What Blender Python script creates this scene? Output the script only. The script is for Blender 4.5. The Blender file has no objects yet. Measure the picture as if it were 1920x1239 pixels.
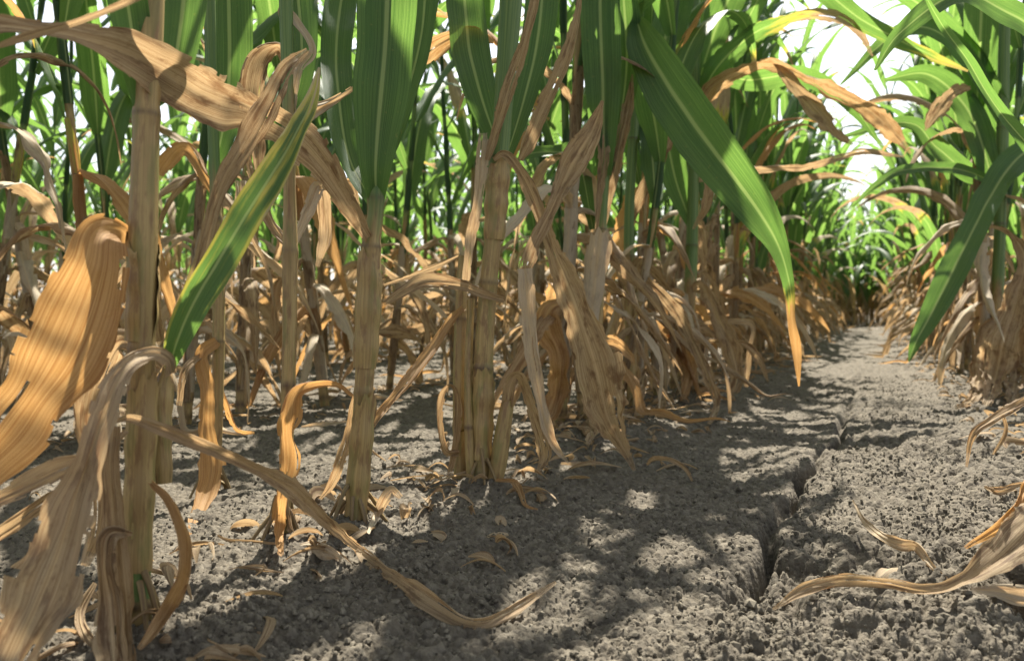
import bpy, math
import numpy as np
from mathutils import Vector, Matrix

# ---------------------------------------------------------------- camera, sky, sun, exposure
sc = bpy.context.scene
COL = sc.collection
F = 1663.0                      # focal length in pixels of the 1920 px wide photograph
CAM_H = 0.255
YAW = math.radians(22.2)
PITCH = math.radians(1.53)
cam_d = bpy.data.cameras.new("camera")
cam_d.sensor_width = 36.0
cam_d.lens = 36.0 * F / 1920.0
cam_d.clip_start = 0.02
cam_d.clip_end = 2000
cam_d.dof.use_dof = True
cam_d.dof.focus_distance = 1.0
cam_d.dof.aperture_fstop = 9.0
cam = bpy.data.objects.new("camera", cam_d)
COL.objects.link(cam)
cam.location = (0, 0, CAM_H)
cam.rotation_euler = (math.radians(90) - PITCH, 0, YAW)
sc.camera = cam

SUN_EL = math.radians(58)
SUN_AZ = math.radians(-13)      # clockwise from +Y
world = bpy.data.worlds.new("World")
sc.world = world
world.use_nodes = True
wn = world.node_tree
wn.nodes.clear()
sky = wn.nodes.new("ShaderNodeTexSky")
sky.sky_type = 'NISHITA'
sky.sun_disc = False
sky.sun_elevation = SUN_EL
sky.sun_rotation = SUN_AZ
sky.air_density = 1.0
sky.dust_density = 1.6
sky.ozone_density = 0.6
bg = wn.nodes.new("ShaderNodeBackground")
bg.inputs[1].default_value = 0.08
wo = wn.nodes.new("ShaderNodeOutputWorld")
hs = wn.nodes.new("ShaderNodeHueSaturation")
hs.inputs['Saturation'].default_value = 0.35
wn.links.new(sky.outputs[0], hs.inputs['Color'])
wn.links.new(hs.outputs[0], bg.inputs[0])
wn.links.new(bg.outputs[0], wo.inputs[0])

sun_d = bpy.data.lights.new("sun", 'SUN')
sun_d.energy = 5.0
sun_d.angle = math.radians(0.55)
sun_d.color = (1.0, 0.94, 0.84)
sun = bpy.data.objects.new("sun", sun_d)
COL.objects.link(sun)
SV = Vector((math.sin(SUN_AZ) * math.cos(SUN_EL), math.cos(SUN_AZ) * math.cos(SUN_EL), math.sin(SUN_EL)))
sun.rotation_euler = SV.to_track_quat('Z', 'Y').to_euler()
sun.location = SV * 20

sc.view_settings.view_transform = 'Standard'
sc.view_settings.look = 'None'
sc.view_settings.exposure = 1.74
sc.view_settings.gamma = 1.0
sc.cycles.max_bounces = 8
sc.cycles.diffuse_bounces = 5
sc.cycles.transmission_bounces = 6
sc.cycles.sample_clamp_indirect = 8.0

# ---------------------------------------------------------------- photograph point -> world point
CM = cam.rotation_euler.to_matrix()
RIGHT, UPV, FWD = CM @ Vector((1, 0, 0)), CM @ Vector((0, 1, 0)), CM @ Vector((0, 0, -1))
RIGHT, UPV, FWD = (np.array(v) for v in (RIGHT, UPV, FWD))
CAMP = np.array((0, 0, CAM_H))


def at(px, py, d):
    return CAMP + d * (FWD + RIGHT * (px - 960) / F - UPV * (py - 619.5) / F)


def gdepth(px, py, z=0.0):
    r = FWD + RIGHT * (px - 960) / F - UPV * (py - 619.5) / F
    return (z - CAM_H) / r[2]


def gpt(px, py):
    return at(px, py, gdepth(px, py))


# ---------------------------------------------------------------- noise
def hash2(ix, iy, s):
    h = (ix.astype(np.int64) * 374761393 + iy.astype(np.int64) * 668265263 + s * 2147483647) & 0xFFFFFFFF
    h = ((h ^ (h >> 13)) * 1274126177) & 0xFFFFFFFF
    h = ((h ^ (h >> 16)) * 2246822519) & 0xFFFFFFFF
    return ((h ^ (h >> 15)) & 0xFFFFFF) / float(0xFFFFFF)


def vnoise(x, y, s=0):
    ix, iy = np.floor(x), np.floor(y)
    fx, fy = x - ix, y - iy
    fx, fy = fx * fx * (3 - 2 * fx), fy * fy * (3 - 2 * fy)
    a, b = hash2(ix, iy, s), hash2(ix + 1, iy, s)
    c, d = hash2(ix, iy + 1, s), hash2(ix + 1, iy + 1, s)
    return (a + (b - a) * fx) * (1 - fy) + (c + (d - c) * fx) * fy


def clods(x, y, s=0):
    """rounded lumps: each cell holds a lump of its own size and height"""
    ix, iy = np.floor(x), np.floor(y)
    out = np.zeros_like(x)
    for dx in (-1, 0, 1):
        for dy in (-1, 0, 1):
            cx, cy = ix + dx, iy + dy
            px = cx + 0.15 + 0.7 * hash2(cx, cy, s)
            py = cy + 0.15 + 0.7 * hash2(cx, cy, s + 7)
            r = 0.35 + 0.55 * hash2(cx, cy, s + 13)
            q = ((x - px) ** 2 + (y - py) ** 2) / (r * r)
            out = np.maximum(out, r * np.sqrt(np.clip(1 - q, 0, 1)))
    return out


CRACK = np.array([gpt(*p)[:2] for p in ((1372, 1118), (1400, 1085), (1425, 1040), (1440, 1000), (1462, 955),
                                        (1488, 915), (1497, 890), (1525, 862), (1545, 838), (1570, 800),
                                        (1592, 760), (1606, 722), (1618, 690))])
CRACK2 = np.array([gpt(*p)[:2] for p in ((1488, 905), (1535, 868), (1600, 858), (1680, 845))])
CRACK3 = np.array([gpt(*p)[:2] for p in ((1400, 1085), (1390, 1060), (1440, 1015), (1490, 1035), (1500, 1120))])


def polydist(x, y, poly):
    best = np.full(x.shape, 9.0)
    side = np.zeros(x.shape)
    for a, b in zip(poly[:-1], poly[1:]):
        d = b - a
        L = (d * d).sum()
        t = np.clip(((x - a[0]) * d[0] + (y - a[1]) * d[1]) / L, 0, 1)
        qx, qy = x - (a[0] + t * d[0]), y - (a[1] + t * d[1])
        dist = np.sqrt(qx * qx + qy * qy)
        m = dist < best
        best = np.where(m, dist, best)
        side = np.where(m, np.sign(d[0] * qy - d[1] * qx), side)
    return best, side          # side > 0 : left of the crack


ROWS_L = [-0.52 - 0.78 * k for k in range(15)]
ROWS_R = [0.32 + 0.78 * k for k in range(7)]


FEET = [gpt(*p)[:2] for p in ((258, 1205), (530, 1035), (664, 1008), (895, 920), (1108, 812), (1186, 772), (1285, 745), (1862, 742))]


def ground_low(x, y):
    """large shape only: rows stand on faint ridges, the wheel track sinks a little"""
    fur = np.cos((x + 0.52) / 0.78 * 2 * math.pi)
    h = 0.010 * fur * np.clip(y, 0, 1) + 0.014 * (vnoise(x * 1.3, y * 1.3, 3) - 0.5)
    h = h + 0.02 * (vnoise(x * 4.1, y * 3.3, 5) - 0.5)
    for bx, by in FEET:
        h = h + 0.012 * np.exp(-((x - bx) ** 2 + (y - by) ** 2) / 0.003)
    return h


def ground_h(x, y, detail=True):
    x = np.asarray(x, float)
    y = np.asarray(y, float)
    wob = 0.016 * (vnoise(x * 34, y * 34, 61) - 0.5) + 0.028 * (vnoise(x * 9, y * 9, 62) - 0.5)
    h = ground_low(x, y) + 0.010 * (vnoise(x * 13, y * 13, 66) - 0.5)
    r = np.sqrt(x * x + y * y)
    fade = np.clip(1.3 - r / 12, 0.5, 1)
    dc, side = polydist(x + wob, y - wob, CRACK)
    near = np.clip(1 - dc / 0.5, 0, 1)
    right = np.where(side > 0, 0.0, 1.0)
    right = np.where(r > 2.6, 0.5, right)
    patch = np.clip((vnoise(x * 3.3, y * 3.3, 101) - 0.35) * 3, 0.25, 1)
    rough = (0.16 + 0.84 * patch * np.clip(right * (0.4 + near), 0, 1)) * fade
    # plate edge: the crusted side stands a little proud of the loose side
    h = h + 0.007 * np.clip(dc / 0.01, 0, 1) * (1 - right) * np.exp(-dc / 0.10) * (r < 2.6)
    if detail:
        big = clods(x * 16 + 3 * vnoise(x * 8, y * 8, 9), y * 16, 21)
        mid = clods(x * 42 + 2 * vnoise(x * 25, y * 25, 8), y * 42, 31)
        sm = clods(x * 95, y * 95, 41)
        mask = vnoise(x * 6, y * 6, 77)
        h = h + 0.032 * (big - 0.35) * rough ** 1.5 * np.clip(mask * 2 - 0.4, 0, 1)
        h = h + 0.0190 * (mid - 0.4) * (0.2 + 0.8 * rough)
        h = h + 0.0085 * (sm - 0.4) * (0.45 + 0.55 * rough)
        h = h + 0.0050 * (clods(x * 210, y * 210, 47) - 0.4)
        h = h + 0.0045 * (vnoise(x * 190, y * 190, 51) - 0.5)
        pit = np.clip(vnoise(x * 34 + 5, y * 34, 91) - 0.66, 0, 1)
        h = h - 0.03 * pit * rough
    w = 0.0042 + 0.0075 * vnoise(x * 14, y * 14, 71) ** 1.5
    h = h - 0.042 * np.exp(-(dc / w) ** 2) * np.clip(2.6 - r, 0.25, 1) * np.clip(vnoise(x * 9, y * 9, 72) * 2.2 - 0.1, 0.45, 1)
    d2, _ = polydist(x + wob, y + wob, CRACK2)
    h = h - 0.018 * np.exp(-(d2 / 0.012) ** 2)
    d3, _ = polydist(x + wob, y + wob, CRACK3)
    h = h - 0.02 * np.exp(-(d3 / 0.011) ** 2)
    return h


def gh(x, y):
    return float(ground_h(np.array([x]), np.array([y]))[0])


# ---------------------------------------------------------------- materials
def mat(name):
    m = bpy.data.materials.new(name)
    m.use_nodes = True
    m.node_tree.nodes.clear()
    return m, m.node_tree


class NT:
    def __init__(s, t):
        s.t = t

    def n(s, typ, **kw):
        nd = s.t.nodes.new(typ)
        for k, v in kw.items():
            if k.startswith('i_'):
                nd.inputs[k[2:]].default_value = v
            else:
                setattr(nd, k, v)
        return nd

    def l(s, a, b):
        s.t.links.new(a, b)

    def val(s, x, sock):
        if isinstance(x, (int, float, tuple)):
            sock.default_value = x
        else:
            s.l(x, sock)

    def math(s, op, a, b=0.0, c=None, clamp=False):
        nd = s.n('ShaderNodeMath', operation=op, use_clamp=clamp)
        s.val(a, nd.inputs[0])
        s.val(b, nd.inputs[1])
        if c is not None:
            s.val(c, nd.inputs[2])
        return nd.outputs[0]

    def mix(s, f, a, b):
        nd = s.n('ShaderNodeMix', data_type='RGBA')
        s.val(f, nd.inputs[0])
        s.val(a if not isinstance(a, tuple) else (*a, 1), nd.inputs[6])
        s.val(b if not isinstance(b, tuple) else (*b, 1), nd.inputs[7])
        return nd.outputs[2]

    def noise(s, vec, scale, detail=3.0, rough=0.55):
        nd = s.n('ShaderNodeTexNoise', i_Scale=scale, i_Detail=detail, i_Roughness=rough)
        s.l(vec, nd.inputs['Vector'])
        return nd.outputs[0]

    def ramp(s, f, lo, hi):
        nd = s.n('ShaderNodeMapRange', interpolation_type='SMOOTHSTEP')
        s.val(f, nd.inputs[0])
        nd.inputs[1].default_value = lo
        nd.inputs[2].default_value = hi
        return nd.outputs[0]

    def attr(s, name):
        return s.n('ShaderNodeAttribute', attribute_name=name).outputs['Fac']


def leaf_material():
    m, t = mat("corn_leaf")
    N = NT(t)
    uv = N.n('ShaderNodeUVMap', uv_map='UVMap').outputs[0]
    sep = N.n('ShaderNodeSeparateXYZ')
    N.l(uv, sep.inputs[0])
    u, v = sep.outputs[0], sep.outputs[1]       # metres along, 0..1 across
    rnd, dry = N.attr('rnd'), N.attr('dry')
    oi = N.n('ShaderNodeObjectInfo').outputs['Random']
    seed = N.math('MULTIPLY', N.math('ADD', rnd, oi), 37.0)

    def vec(ku, kv):
        c = N.n('ShaderNodeCombineXYZ')
        N.l(N.math('MULTIPLY', u, ku), c.inputs[0])
        N.l(N.math('MULTIPLY', v, kv), c.inputs[1])
        N.l(seed, c.inputs[2])
        return c.outputs[0]
    fine = N.noise(vec(3, 95), 1.0, 4, 0.7)
    wide = N.noise(vec(7, 6), 1.0, 4, 0.6)
    blot = N.noise(vec(28, 5), 1.0, 4, 0.65)
    spots = N.noise(vec(160, 10), 1.0, 2)
    mid = N.math('ABSOLUTE', N.math('SUBTRACT', v, 0.5))
    midrib = N.math('SUBTRACT', 1.0, N.ramp(mid, 0.022, 0.05))
    # green blade
    g = N.mix(N.ramp(fine, 0.36, 0.64), (0.018, 0.046, 0.020), (0.042, 0.086, 0.036))
    g = N.mix(N.math('MULTIPLY', N.ramp(wide, 0.35, 0.75), 0.5), g, (0.075, 0.115, 0.045))
    g = N.mix(N.math('MULTIPLY', rnd, 0.3), g, (0.035, 0.09, 0.04))
    g = N.mix(N.math('MULTIPLY', midrib, 0.75), g, (0.27, 0.33, 0.14))
    g = N.mix(N.math('MULTIPLY', N.ramp(spots, 0.66, 0.74), 0.55), g, (0.20, 0.16, 0.06))
    # dry blade
    d = N.mix(N.ramp(fine, 0.36, 0.64), (0.125, 0.082, 0.045), (0.42, 0.33, 0.20))
    d = N.mix(N.math('MULTIPLY', N.ramp(wide, 0.4, 0.7), 0.6), d, (0.215, 0.13, 0.062))
    d = N.mix(N.math('MULTIPLY', N.ramp(blot, 0.50, 0.66), 0.8), d, (0.085, 0.05, 0.028))
    d = N.mix(N.math('MULTIPLY', N.ramp(spots, 0.58, 0.70), 0.6), d, (0.12, 0.07, 0.035))
    d = N.mix(N.math('MULTIPLY', N.ramp(N.math('ADD', rnd, N.math('MULTIPLY', oi, 0.35)), 0.65, 1.15), 0.8), d, (0.52, 0.45, 0.33))
    d = N.mix(N.math('MULTIPLY', midrib, 0.45), d, (0.55, 0.42, 0.24))
    orange = N.math('SUBTRACT', 1.0, N.ramp(rnd, 0.04, 0.17))
    d = N.mix(N.math('MULTIPLY', orange, 0.7), d, N.mix(N.ramp(fine, 0.38, 0.62), (0.22, 0.10, 0.032), (0.46, 0.27, 0.10)))
    # yellowing band between the two
    dd = N.math('ADD', dry, N.math('MULTIPLY', N.math('SUBTRACT', wide, 0.5), 0.7))
    dd = N.math('ADD', dd, N.math('MULTIPLY', N.math('SUBTRACT', blot, 0.5), 0.35))
    yel = N.ramp(dd, 0.30, 0.50)
    brn = N.ramp(dd, 0.45, 0.62)
    base = N.mix(yel, g, (0.34, 0.33, 0.07))
    base = N.mix(brn, base, d)
    tg = N.mix(N.ramp(fine, 0.36, 0.64), (0.12, 0.265, 0.042), (0.29, 0.49, 0.09))
    tg = N.mix(N.math('MULTIPLY', midrib, 0.8), tg, (0.45, 0.62, 0.16))
    td = N.mix(N.ramp(fine, 0.36, 0.64), (0.33, 0.185, 0.075), (0.66, 0.47, 0.25))
    td = N.mix(N.math('MULTIPLY', N.ramp(blot, 0.48, 0.68), 0.8), td, (0.20, 0.09, 0.035))
    td = N.mix(N.math('MULTIPLY', orange, 0.8), td, N.mix(N.ramp(fine, 0.38, 0.62), (0.60, 0.26, 0.06), (0.95, 0.55, 0.18)))
    tr = N.mix(yel, tg, (0.65, 0.55, 0.08))
    tr = N.mix(brn, tr, td)
    p = N.n('ShaderNodeBsdfPrincipled')
    N.l(base, p.inputs['Base Color'])
    ro = N.math('ADD', 0.5, N.math('MULTIPLY', brn, 0.22))
    N.l(ro, p.inputs['Roughness'])
    p.inputs['Specular IOR Level'].default_value = 0.26
    tb = N.n('ShaderNodeBsdfTranslucent')
    N.l(tr, tb.inputs[0])
    b = N.n('ShaderNodeBump', i_Strength=0.35, i_Distance=0.0015)
    N.l(N.math('ADD', fine, N.math('MULTIPLY', blot, N.math('MULTIPLY', brn, 0.6))), b.inputs['Height'])
    N.l(b.outputs[0], p.inputs['Normal'])
    N.l(b.outputs[0], tb.inputs['Normal'])
    mx = N.n('ShaderNodeMixShader')
    mx.inputs[0].default_value = 0.37
    N.l(p.outputs[0], mx.inputs[1])
    N.l(tb.outputs[0], mx.inputs[2])
    o = N.n('ShaderNodeOutputMaterial')
    N.l(mx.outputs[0], o.inputs[0])
    return m


def stalk_material():
    m, t = mat("corn_stalk")
    N = NT(t)
    uv = N.n('ShaderNodeUVMap', uv_map='UVMap').outputs[0]
    sep = N.n('ShaderNodeSeparateXYZ')
    N.l(uv, sep.inputs[0])
    u, v = sep.outputs[0], sep.outputs[1]
    rnd, dry, node = N.attr('rnd'), N.attr('dry'), N.attr('node')
    oi = N.n('ShaderNodeObjectInfo').outputs['Random']
    seed = N.math('MULTIPLY', N.math('ADD', rnd, oi), 31.0)

    def vec(ku, kv):
        c = N.n('ShaderNodeCombineXYZ')
        N.l(N.math('MULTIPLY', u, ku), c.inputs[0])
        N.l(N.math('MULTIPLY', v, kv), c.inputs[1])
        N.l(seed, c.inputs[2])
        return c.outputs[0]
    fine = N.noise(vec(5, 42), 1.0, 3)
    wide = N.noise(vec(7, 5), 1.0, 3)
    blot = N.noise(vec(30, 8), 1.0, 4, 0.65)
    c = N.mix(N.ramp(fine, 0.3, 0.7), (0.25, 0.175, 0.065), (0.36, 0.26, 0.105))
    c = N.mix(N.math('MULTIPLY', N.ramp(wide, 0.42, 0.66), 0.6), c, (0.20, 0.125, 0.05))
    c = N.mix(N.math('MULTIPLY', N.ramp(blot, 0.48, 0.66), 0.7), c, (0.15, 0.078, 0.034))
    wid2 = N.noise(vec(11, 3.3), 1.7, 3)
    c = N.mix(N.math('MULTIPLY', N.ramp(wid2, 0.48, 0.66), 0.6), c, (0.15, 0.145, 0.04))
    gr = N.mix(N.ramp(fine, 0.3, 0.7), (0.05, 0.11, 0.025), (0.13, 0.19, 0.05))
    dd = N.math('ADD', dry, N.math('MULTIPLY', N.math('SUBTRACT', wide, 0.5), 0.6))
    c = N.mix(N.ramp(dd, 0.35, 0.6), gr, c)
    c = N.mix(N.math('MULTIPLY', node, N.ramp(N.math('ADD', fine, N.math('MULTIPLY', blot, 0.6)), 0.35, 0.95)), c, (0.055, 0.028, 0.014))
    p = N.n('ShaderNodeBsdfPrincipled')
    N.l(c, p.inputs['Base Color'])
    p.inputs['Roughness'].default_value = 0.5
    p.inputs['Specular IOR Level'].default_value = 0.4
    b = N.n('ShaderNodeBump', i_Strength=0.4, i_Distance=0.0015)
    N.l(N.math('ADD', fine, blot), b.inputs['Height'])
    N.l(b.outputs[0], p.inputs['Normal'])
    o = N.n('ShaderNodeOutputMaterial')
    N.l(p.outputs[0], o.inputs[0])
    return m


def soil_material():
    m, t = mat("dry_soil")
    N = NT(t)
    geo = N.n('ShaderNodeNewGeometry').outputs['Position']
    a = N.noise(geo, 2.2, 4)
    b_ = N.noise(geo, 60.0, 5, 0.7)
    c_ = N.noise(geo, 420.0, 3, 0.7)
    vo = N.n('ShaderNodeTexVoronoi', i_Scale=170.0)
    N.l(geo, vo.inputs['Vector'])
    sp = N.n('ShaderNodeSeparateColor')
    N.l(vo.outputs['Color'], sp.inputs[0])
    col = N.mix(N.ramp(b_, 0.3, 0.7), (0.050, 0.042, 0.031), (0.105, 0.089, 0.065))
    col = N.mix(N.math('MULTIPLY', N.ramp(sp.outputs[0], 0.5, 1.0), 0.55), col, (0.17, 0.150, 0.115))
    col = N.mix(N.math('MULTIPLY', N.ramp(sp.outputs[1], 0.72, 1.0), 0.5), col, (0.036, 0.031, 0.025))
    col = N.mix(N.math('MULTIPLY', N.ramp(a, 0.45, 0.65), 0.45), col, (0.125, 0.106, 0.08))
    col = N.mix(N.math('MULTIPLY', N.ramp(c_, 0.35, 0.7), 0.3), col, (0.155, 0.138, 0.108))
    p = N.n('ShaderNodeBsdfPrincipled')
    N.l(col, p.inputs['Base Color'])
    p.inputs['Roughness'].default_value = 0.93
    p.inputs['Specular IOR Level'].default_value = 0.2
    b = N.n('ShaderNodeBump', i_Strength=0.8, i_Distance=0.004)
    hh = N.math('ADD', N.math('MULTIPLY', b_, 0.8), N.math('MULTIPLY', c_, 0.35))
    hh = N.math('SUBTRACT', hh, N.math('MULTIPLY', vo.outputs['Distance'], 0.6))
    N.l(hh, b.inputs['Height'])
    N.l(b.outputs[0], p.inputs['Normal'])
    o = N.n('ShaderNodeOutputMaterial')
    N.l(p.outputs[0], o.inputs[0])
    return m


def crumb_material():
    m, t = mat("soil_crumb")
    N = NT(t)
    geo = N.n('ShaderNodeNewGeometry').outputs['Position']
    vo = N.n('ShaderNodeTexVoronoi', i_Scale=120.0)
    N.l(geo, vo.inputs['Vector'])
    sp = N.n('ShaderNodeSeparateColor')
    N.l(vo.outputs['Color'], sp.inputs[0])
    col = N.mix(sp.outputs[0], (0.07, 0.061, 0.046), (0.165, 0.145, 0.11))
    p = N.n('ShaderNodeBsdfPrincipled')
    N.l(col, p.inputs['Base Color'])
    p.inputs['Roughness'].default_value = 0.95
    p.inputs['Specular IOR Level'].default_value = 0.15
    o = N.n('ShaderNodeOutputMaterial')
    N.l(p.outputs[0], o.inputs[0])
    return m


M_LEAF, M_STALK, M_SOIL, M_CRUMB = leaf_material(), stalk_material(), soil_material(), crumb_material()


# ---------------------------------------------------------------- mesh building
class MB:
    def __init__(s):
        s.v, s.f, s.uv, s.dry, s.node, s.rnd, s.mi = [], [], [], [], [], [], []
        s.n = 0

    def grid(s, V, U, dry, rnd, mi=0, node=None, keep=None):
        """V (n,m,3) points, U (n,m,2) uv"""
        n, m = V.shape[:2]
        i = np.arange(n * m).reshape(n, m) + s.n
        q = np.stack([i[:-1, :-1], i[1:, :-1], i[1:, 1:], i[:-1, 1:]], -1)
        q = q.reshape(-1, 4) if keep is None else q[keep]
        s.v.append(V.reshape(-1, 3))
        s.f.append(q)
        s.uv.append(U.reshape(-1, 2))
        s.dry.append(np.broadcast_to(dry, (n, m)).reshape(-1))
        s.node.append(np.zeros(n * m) if node is None else np.broadcast_to(node, (n, m)).reshape(-1))
        s.rnd.append(np.full(n * m, rnd))
        s.mi.append(np.full(len(q), mi))
        s.n += n * m

    def mesh(s, name, mats):
        me = bpy.data.meshes.new(name)
        V, Fc = np.concatenate(s.v), np.concatenate(s.f)
        me.vertices.add(len(V))
        me.vertices.foreach_set('co', V.astype(np.float32).ravel())
        me.loops.add(Fc.size)
        me.loops.foreach_set('vertex_index', Fc.astype(np.int32).ravel())
        me.polygons.add(len(Fc))
        me.polygons.foreach_set('loop_start', np.arange(0, Fc.size, Fc.shape[1], dtype=np.int32))
        me.polygons.foreach_set('material_index', np.concatenate(s.mi).astype(np.int32))
        uvl = me.uv_layers.new(name='UVMap')
        uvl.data.foreach_set('uv', np.concatenate(s.uv)[Fc.ravel()].astype(np.float32).ravel())
        for nm, arr in (('dry', s.dry), ('node', s.node), ('rnd', s.rnd)):
            at_ = me.attributes.new(nm, 'FLOAT', 'POINT')
            at_.data.foreach_set('value', np.concatenate(arr).astype(np.float32))
        for mm in mats:
            me.materials.append(mm)
        me.update(calc_edges=True)
        me.polygons.foreach_set('use_smooth', np.ones(len(Fc), bool))
        return me

    def build(s, name, parent=None, mats=None):
        o = bpy.data.objects.new(name, s.mesh(name, mats or [M_LEAF, M_STALK]))
        COL.objects.link(o)
        if parent is not None:
            o.parent = parent
        return o


def norm(a):
    return a / np.maximum(np.linalg.norm(a, axis=-1, keepdims=True), 1e-9)


def spline(P, n):
    """Catmull-Rom through rows of P, n samples evenly spaced by length of the first three columns"""
    P = np.asarray(P, float)
    Q = np.vstack([2 * P[0] - P[1], P, 2 * P[-1] - P[-2]])
    out = []
    for i in range(len(P) - 1):
        t = np.linspace(0, 1, 24, endpoint=False)[:, None]
        a, b, c, d = Q[i], Q[i + 1], Q[i + 2], Q[i + 3]
        out.append(0.5 * ((2 * b) + (c - a) * t + (2 * a - 5 * b + 4 * c - d) * t ** 2 + (3 * b - a - 3 * c + d) * t ** 3))
    out.append(P[-1:])
    X = np.vstack(out)
    L = np.concatenate([[0], np.cumsum(np.linalg.norm(np.diff(X[:, :3], axis=0), axis=1))])
    s = np.linspace(0, L[-1], n)
    return np.stack([np.interp(s, L, X[:, k]) for k in range(X.shape[1])], 1), s


def ribbon(mb, P, W, NRM, S, rng, dry, cr=0.5, fold=0.15, curl=0.0, ruffle=0.1, nc=9, mi=0, ragged=0.0, rnd=None):
    """leaf blade: P (n,3) midline, W (n) width, NRM (n,3) the way its face looks, S length so far"""
    n = len(P)
    T = norm(np.gradient(P, axis=0))
    N0 = norm(NRM - (NRM * T).sum(1, keepdims=True) * T)
    Sd = np.cross(T, N0)
    v = np.linspace(-1, 1, nc)
    ph = rng.uniform(0, 6.28, 8)
    su = S[:, None]
    vv = v[None, :]
    tri = lambda q: np.arcsin(np.sin(q)) * 0.6366
    cn = (tri(vv * 6.3 + su * 7 + ph[0] + 1.4 * np.sin(su * 19 + ph[1])) + 0.9 * tri(vv * 11.1 - su * 11 + ph[1] + 1.3 * np.sin(su * 33 + ph[5]))
          + 0.5 * tri(vv * 3.1 + su * 27 + ph[2]) + 0.6 * tri(vv * 17 + su * 8 + ph[3] + np.sin(su * 41 + ph[6])) + 0.5 * np.sin(su * 53 + vv * 4 + ph[4] + 2 * np.sin(su * 11 + ph[0])) * np.sin(vv * 6 + ph[5])
          + 0.3 * np.sin(su * 97 - vv * 7 + ph[6] + 3 * np.sin(su * 17 + ph[2])) * np.sin(vv * 11 + su * 20 + ph[7]))
    phi = min(cr, 0.6) * 2.2 * vv ** 3 * np.abs(vv) * (0.5 + np.sin(su * 9 + ph[2] + (vv > 0) * ph[3])) + fold * np.tanh(vv * 6) + (curl if np.isscalar(curl) else curl[:, None]) * vv + cr * cn
    dv = v[1] - v[0]
    a = np.concatenate([np.zeros((n, 1)), np.cumsum(0.5 * (np.cos(phi[:, 1:]) + np.cos(phi[:, :-1])) * dv, 1)], 1)
    b = np.concatenate([np.zeros((n, 1)), np.cumsum(0.5 * (np.sin(phi[:, 1:]) + np.sin(phi[:, :-1])) * dv, 1)], 1)
    c = nc // 2
    a -= a[:, c:c + 1]
    b -= b[:, c:c + 1]
    rf = ruffle * vv ** 2 * (np.sin(su * 42 + ph[4] + vv * 1.5) + 0.6 * np.sin(su * 71 + ph[5] - vv * 2)) * 0.5
    ed = 1 + ragged * (np.abs(vv) ** 5) * (np.sin(su * 90 + ph[6] + vv * 9) * 0.5 + np.sin(su * 37 + ph[7] - vv * 4) * 0.5 + 0.4 * np.sin(su * 260 + vv * 20 + ph[1]) - 0.3)
    w = (W / 2)[:, None]
    V = P[:, None, :] + Sd[:, None, :] * (a * w * ed)[..., None] + N0[:, None, :] * ((b + rf) * w)[..., None]
    U = np.stack([np.broadcast_to(su, (n, nc)), np.broadcast_to((vv + 1) / 2, (n, nc))], -1)
    d = np.asarray(dry, float)
    if d.ndim == 1:
        d = d[:, None] + 0.12 * vv ** 4
    keep = None
    if ragged > 0.05 and nc >= 9 and n >= 30:
        keep = np.ones((n - 1, nc - 1), bool)
        for k in range(max(2, int(n * 0.12))):            # notches along both edges
            i0, ln = rng.integers(2, n - 2), int(rng.integers(1, max(2, n // 25) + 1))
            wd = int(rng.integers(1, 2 + nc // 12))
            if rng.random() < 0.5:
                keep[i0:i0 + ln, :wd] = False
            else:
                keep[i0:i0 + ln, nc - 1 - wd:] = False
        if nc >= 15:
            for k in range(int(rng.integers(1, 4))):      # splits along the veins
                i0 = int(rng.integers(int(n * 0.25), int(n * 0.85)))
                ln = int(rng.integers(n // 14, n // 5))
                c0 = int(rng.integers(2, nc - 3))
                keep[i0:i0 + ln, c0] = False
            tip = int(n * 0.05)
            keep[n - 1 - tip:, ::3] = False               # frayed tip
    mb.grid(V, U, d, rng.random() if rnd is None else rnd, mi, keep=keep)
    return V


def tube(mb, P, R, S, rng, dry, node=None, ns=12, mi=1, arc=None, az=0.0, rnd=None, groove=0.0):
    """round stem along P; with arc (radians) an open pipe whose slit is opposite az"""
    n = len(P)
    T = norm(np.gradient(P, axis=0))
    ref = np.array([1.0, 0, 0])
    X = norm(ref - (T @ ref)[:, None] * T)
    Y = np.cross(T, X)
    if arc is None:
        th = np.broadcast_to(np.linspace(0, 2 * math.pi, ns + 1)[None, :], (n, ns + 1))
    else:
        arc = np.broadcast_to(np.asarray(arc), (n,))
        th = az + np.linspace(-0.5, 0.5, ns + 1)[None, :] * arc[:, None]
    R = np.broadcast_to(R, (n,))
    rr = R[:, None] * (1 + groove * np.sin(th * 7 + S[:, None] * 5) + groove * np.sin(th * 11))
    V = P[:, None, :] + X[:, None, :] * (np.cos(th) * rr)[..., None] + Y[:, None, :] * (np.sin(th) * rr)[..., None]
    vv = np.broadcast_to(np.linspace(0, 1, ns + 1)[None, :], (n, ns + 1))
    U = np.stack([np.broadcast_to(S[:, None], (n, ns + 1)), vv], -1)
    d = np.asarray(dry, float)
    if d.ndim == 1:
        d = d[:, None]
    nd = None if node is None else np.asarray(node)[:, None]
    mb.grid(V, U, d, rng.random() if rnd is None else rnd, mi, nd)


# ---------------------------------------------------------------- tagging
def tag(o, label=None, cat=None, group=None, kind=None):
    for k, v in (('label', label), ('category', cat), ('group', group), ('kind', kind)):
        if v:
            o[k] = v
    return o


def empty(name, loc, rz=0.0):
    o = bpy.data.objects.new(name, None)
    o.empty_display_size = 0.05
    COL.objects.link(o)
    o.location = loc
    o.rotation_euler = (0, 0, rz)
    return o


# ---------------------------------------------------------------- generic corn plant (local frame, base at the origin)
def stem_path(H, rng, lean=0.03):
    ax, ay = rng.normal(0, lean, 2)
    bx, by = rng.normal(0, 0.012, 2)
    return lambda z: np.stack([ax * z + bx * np.sin(z * 3.1), ay * z + by * np.sin(z * 2.7 + 1), z], -1)


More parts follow.
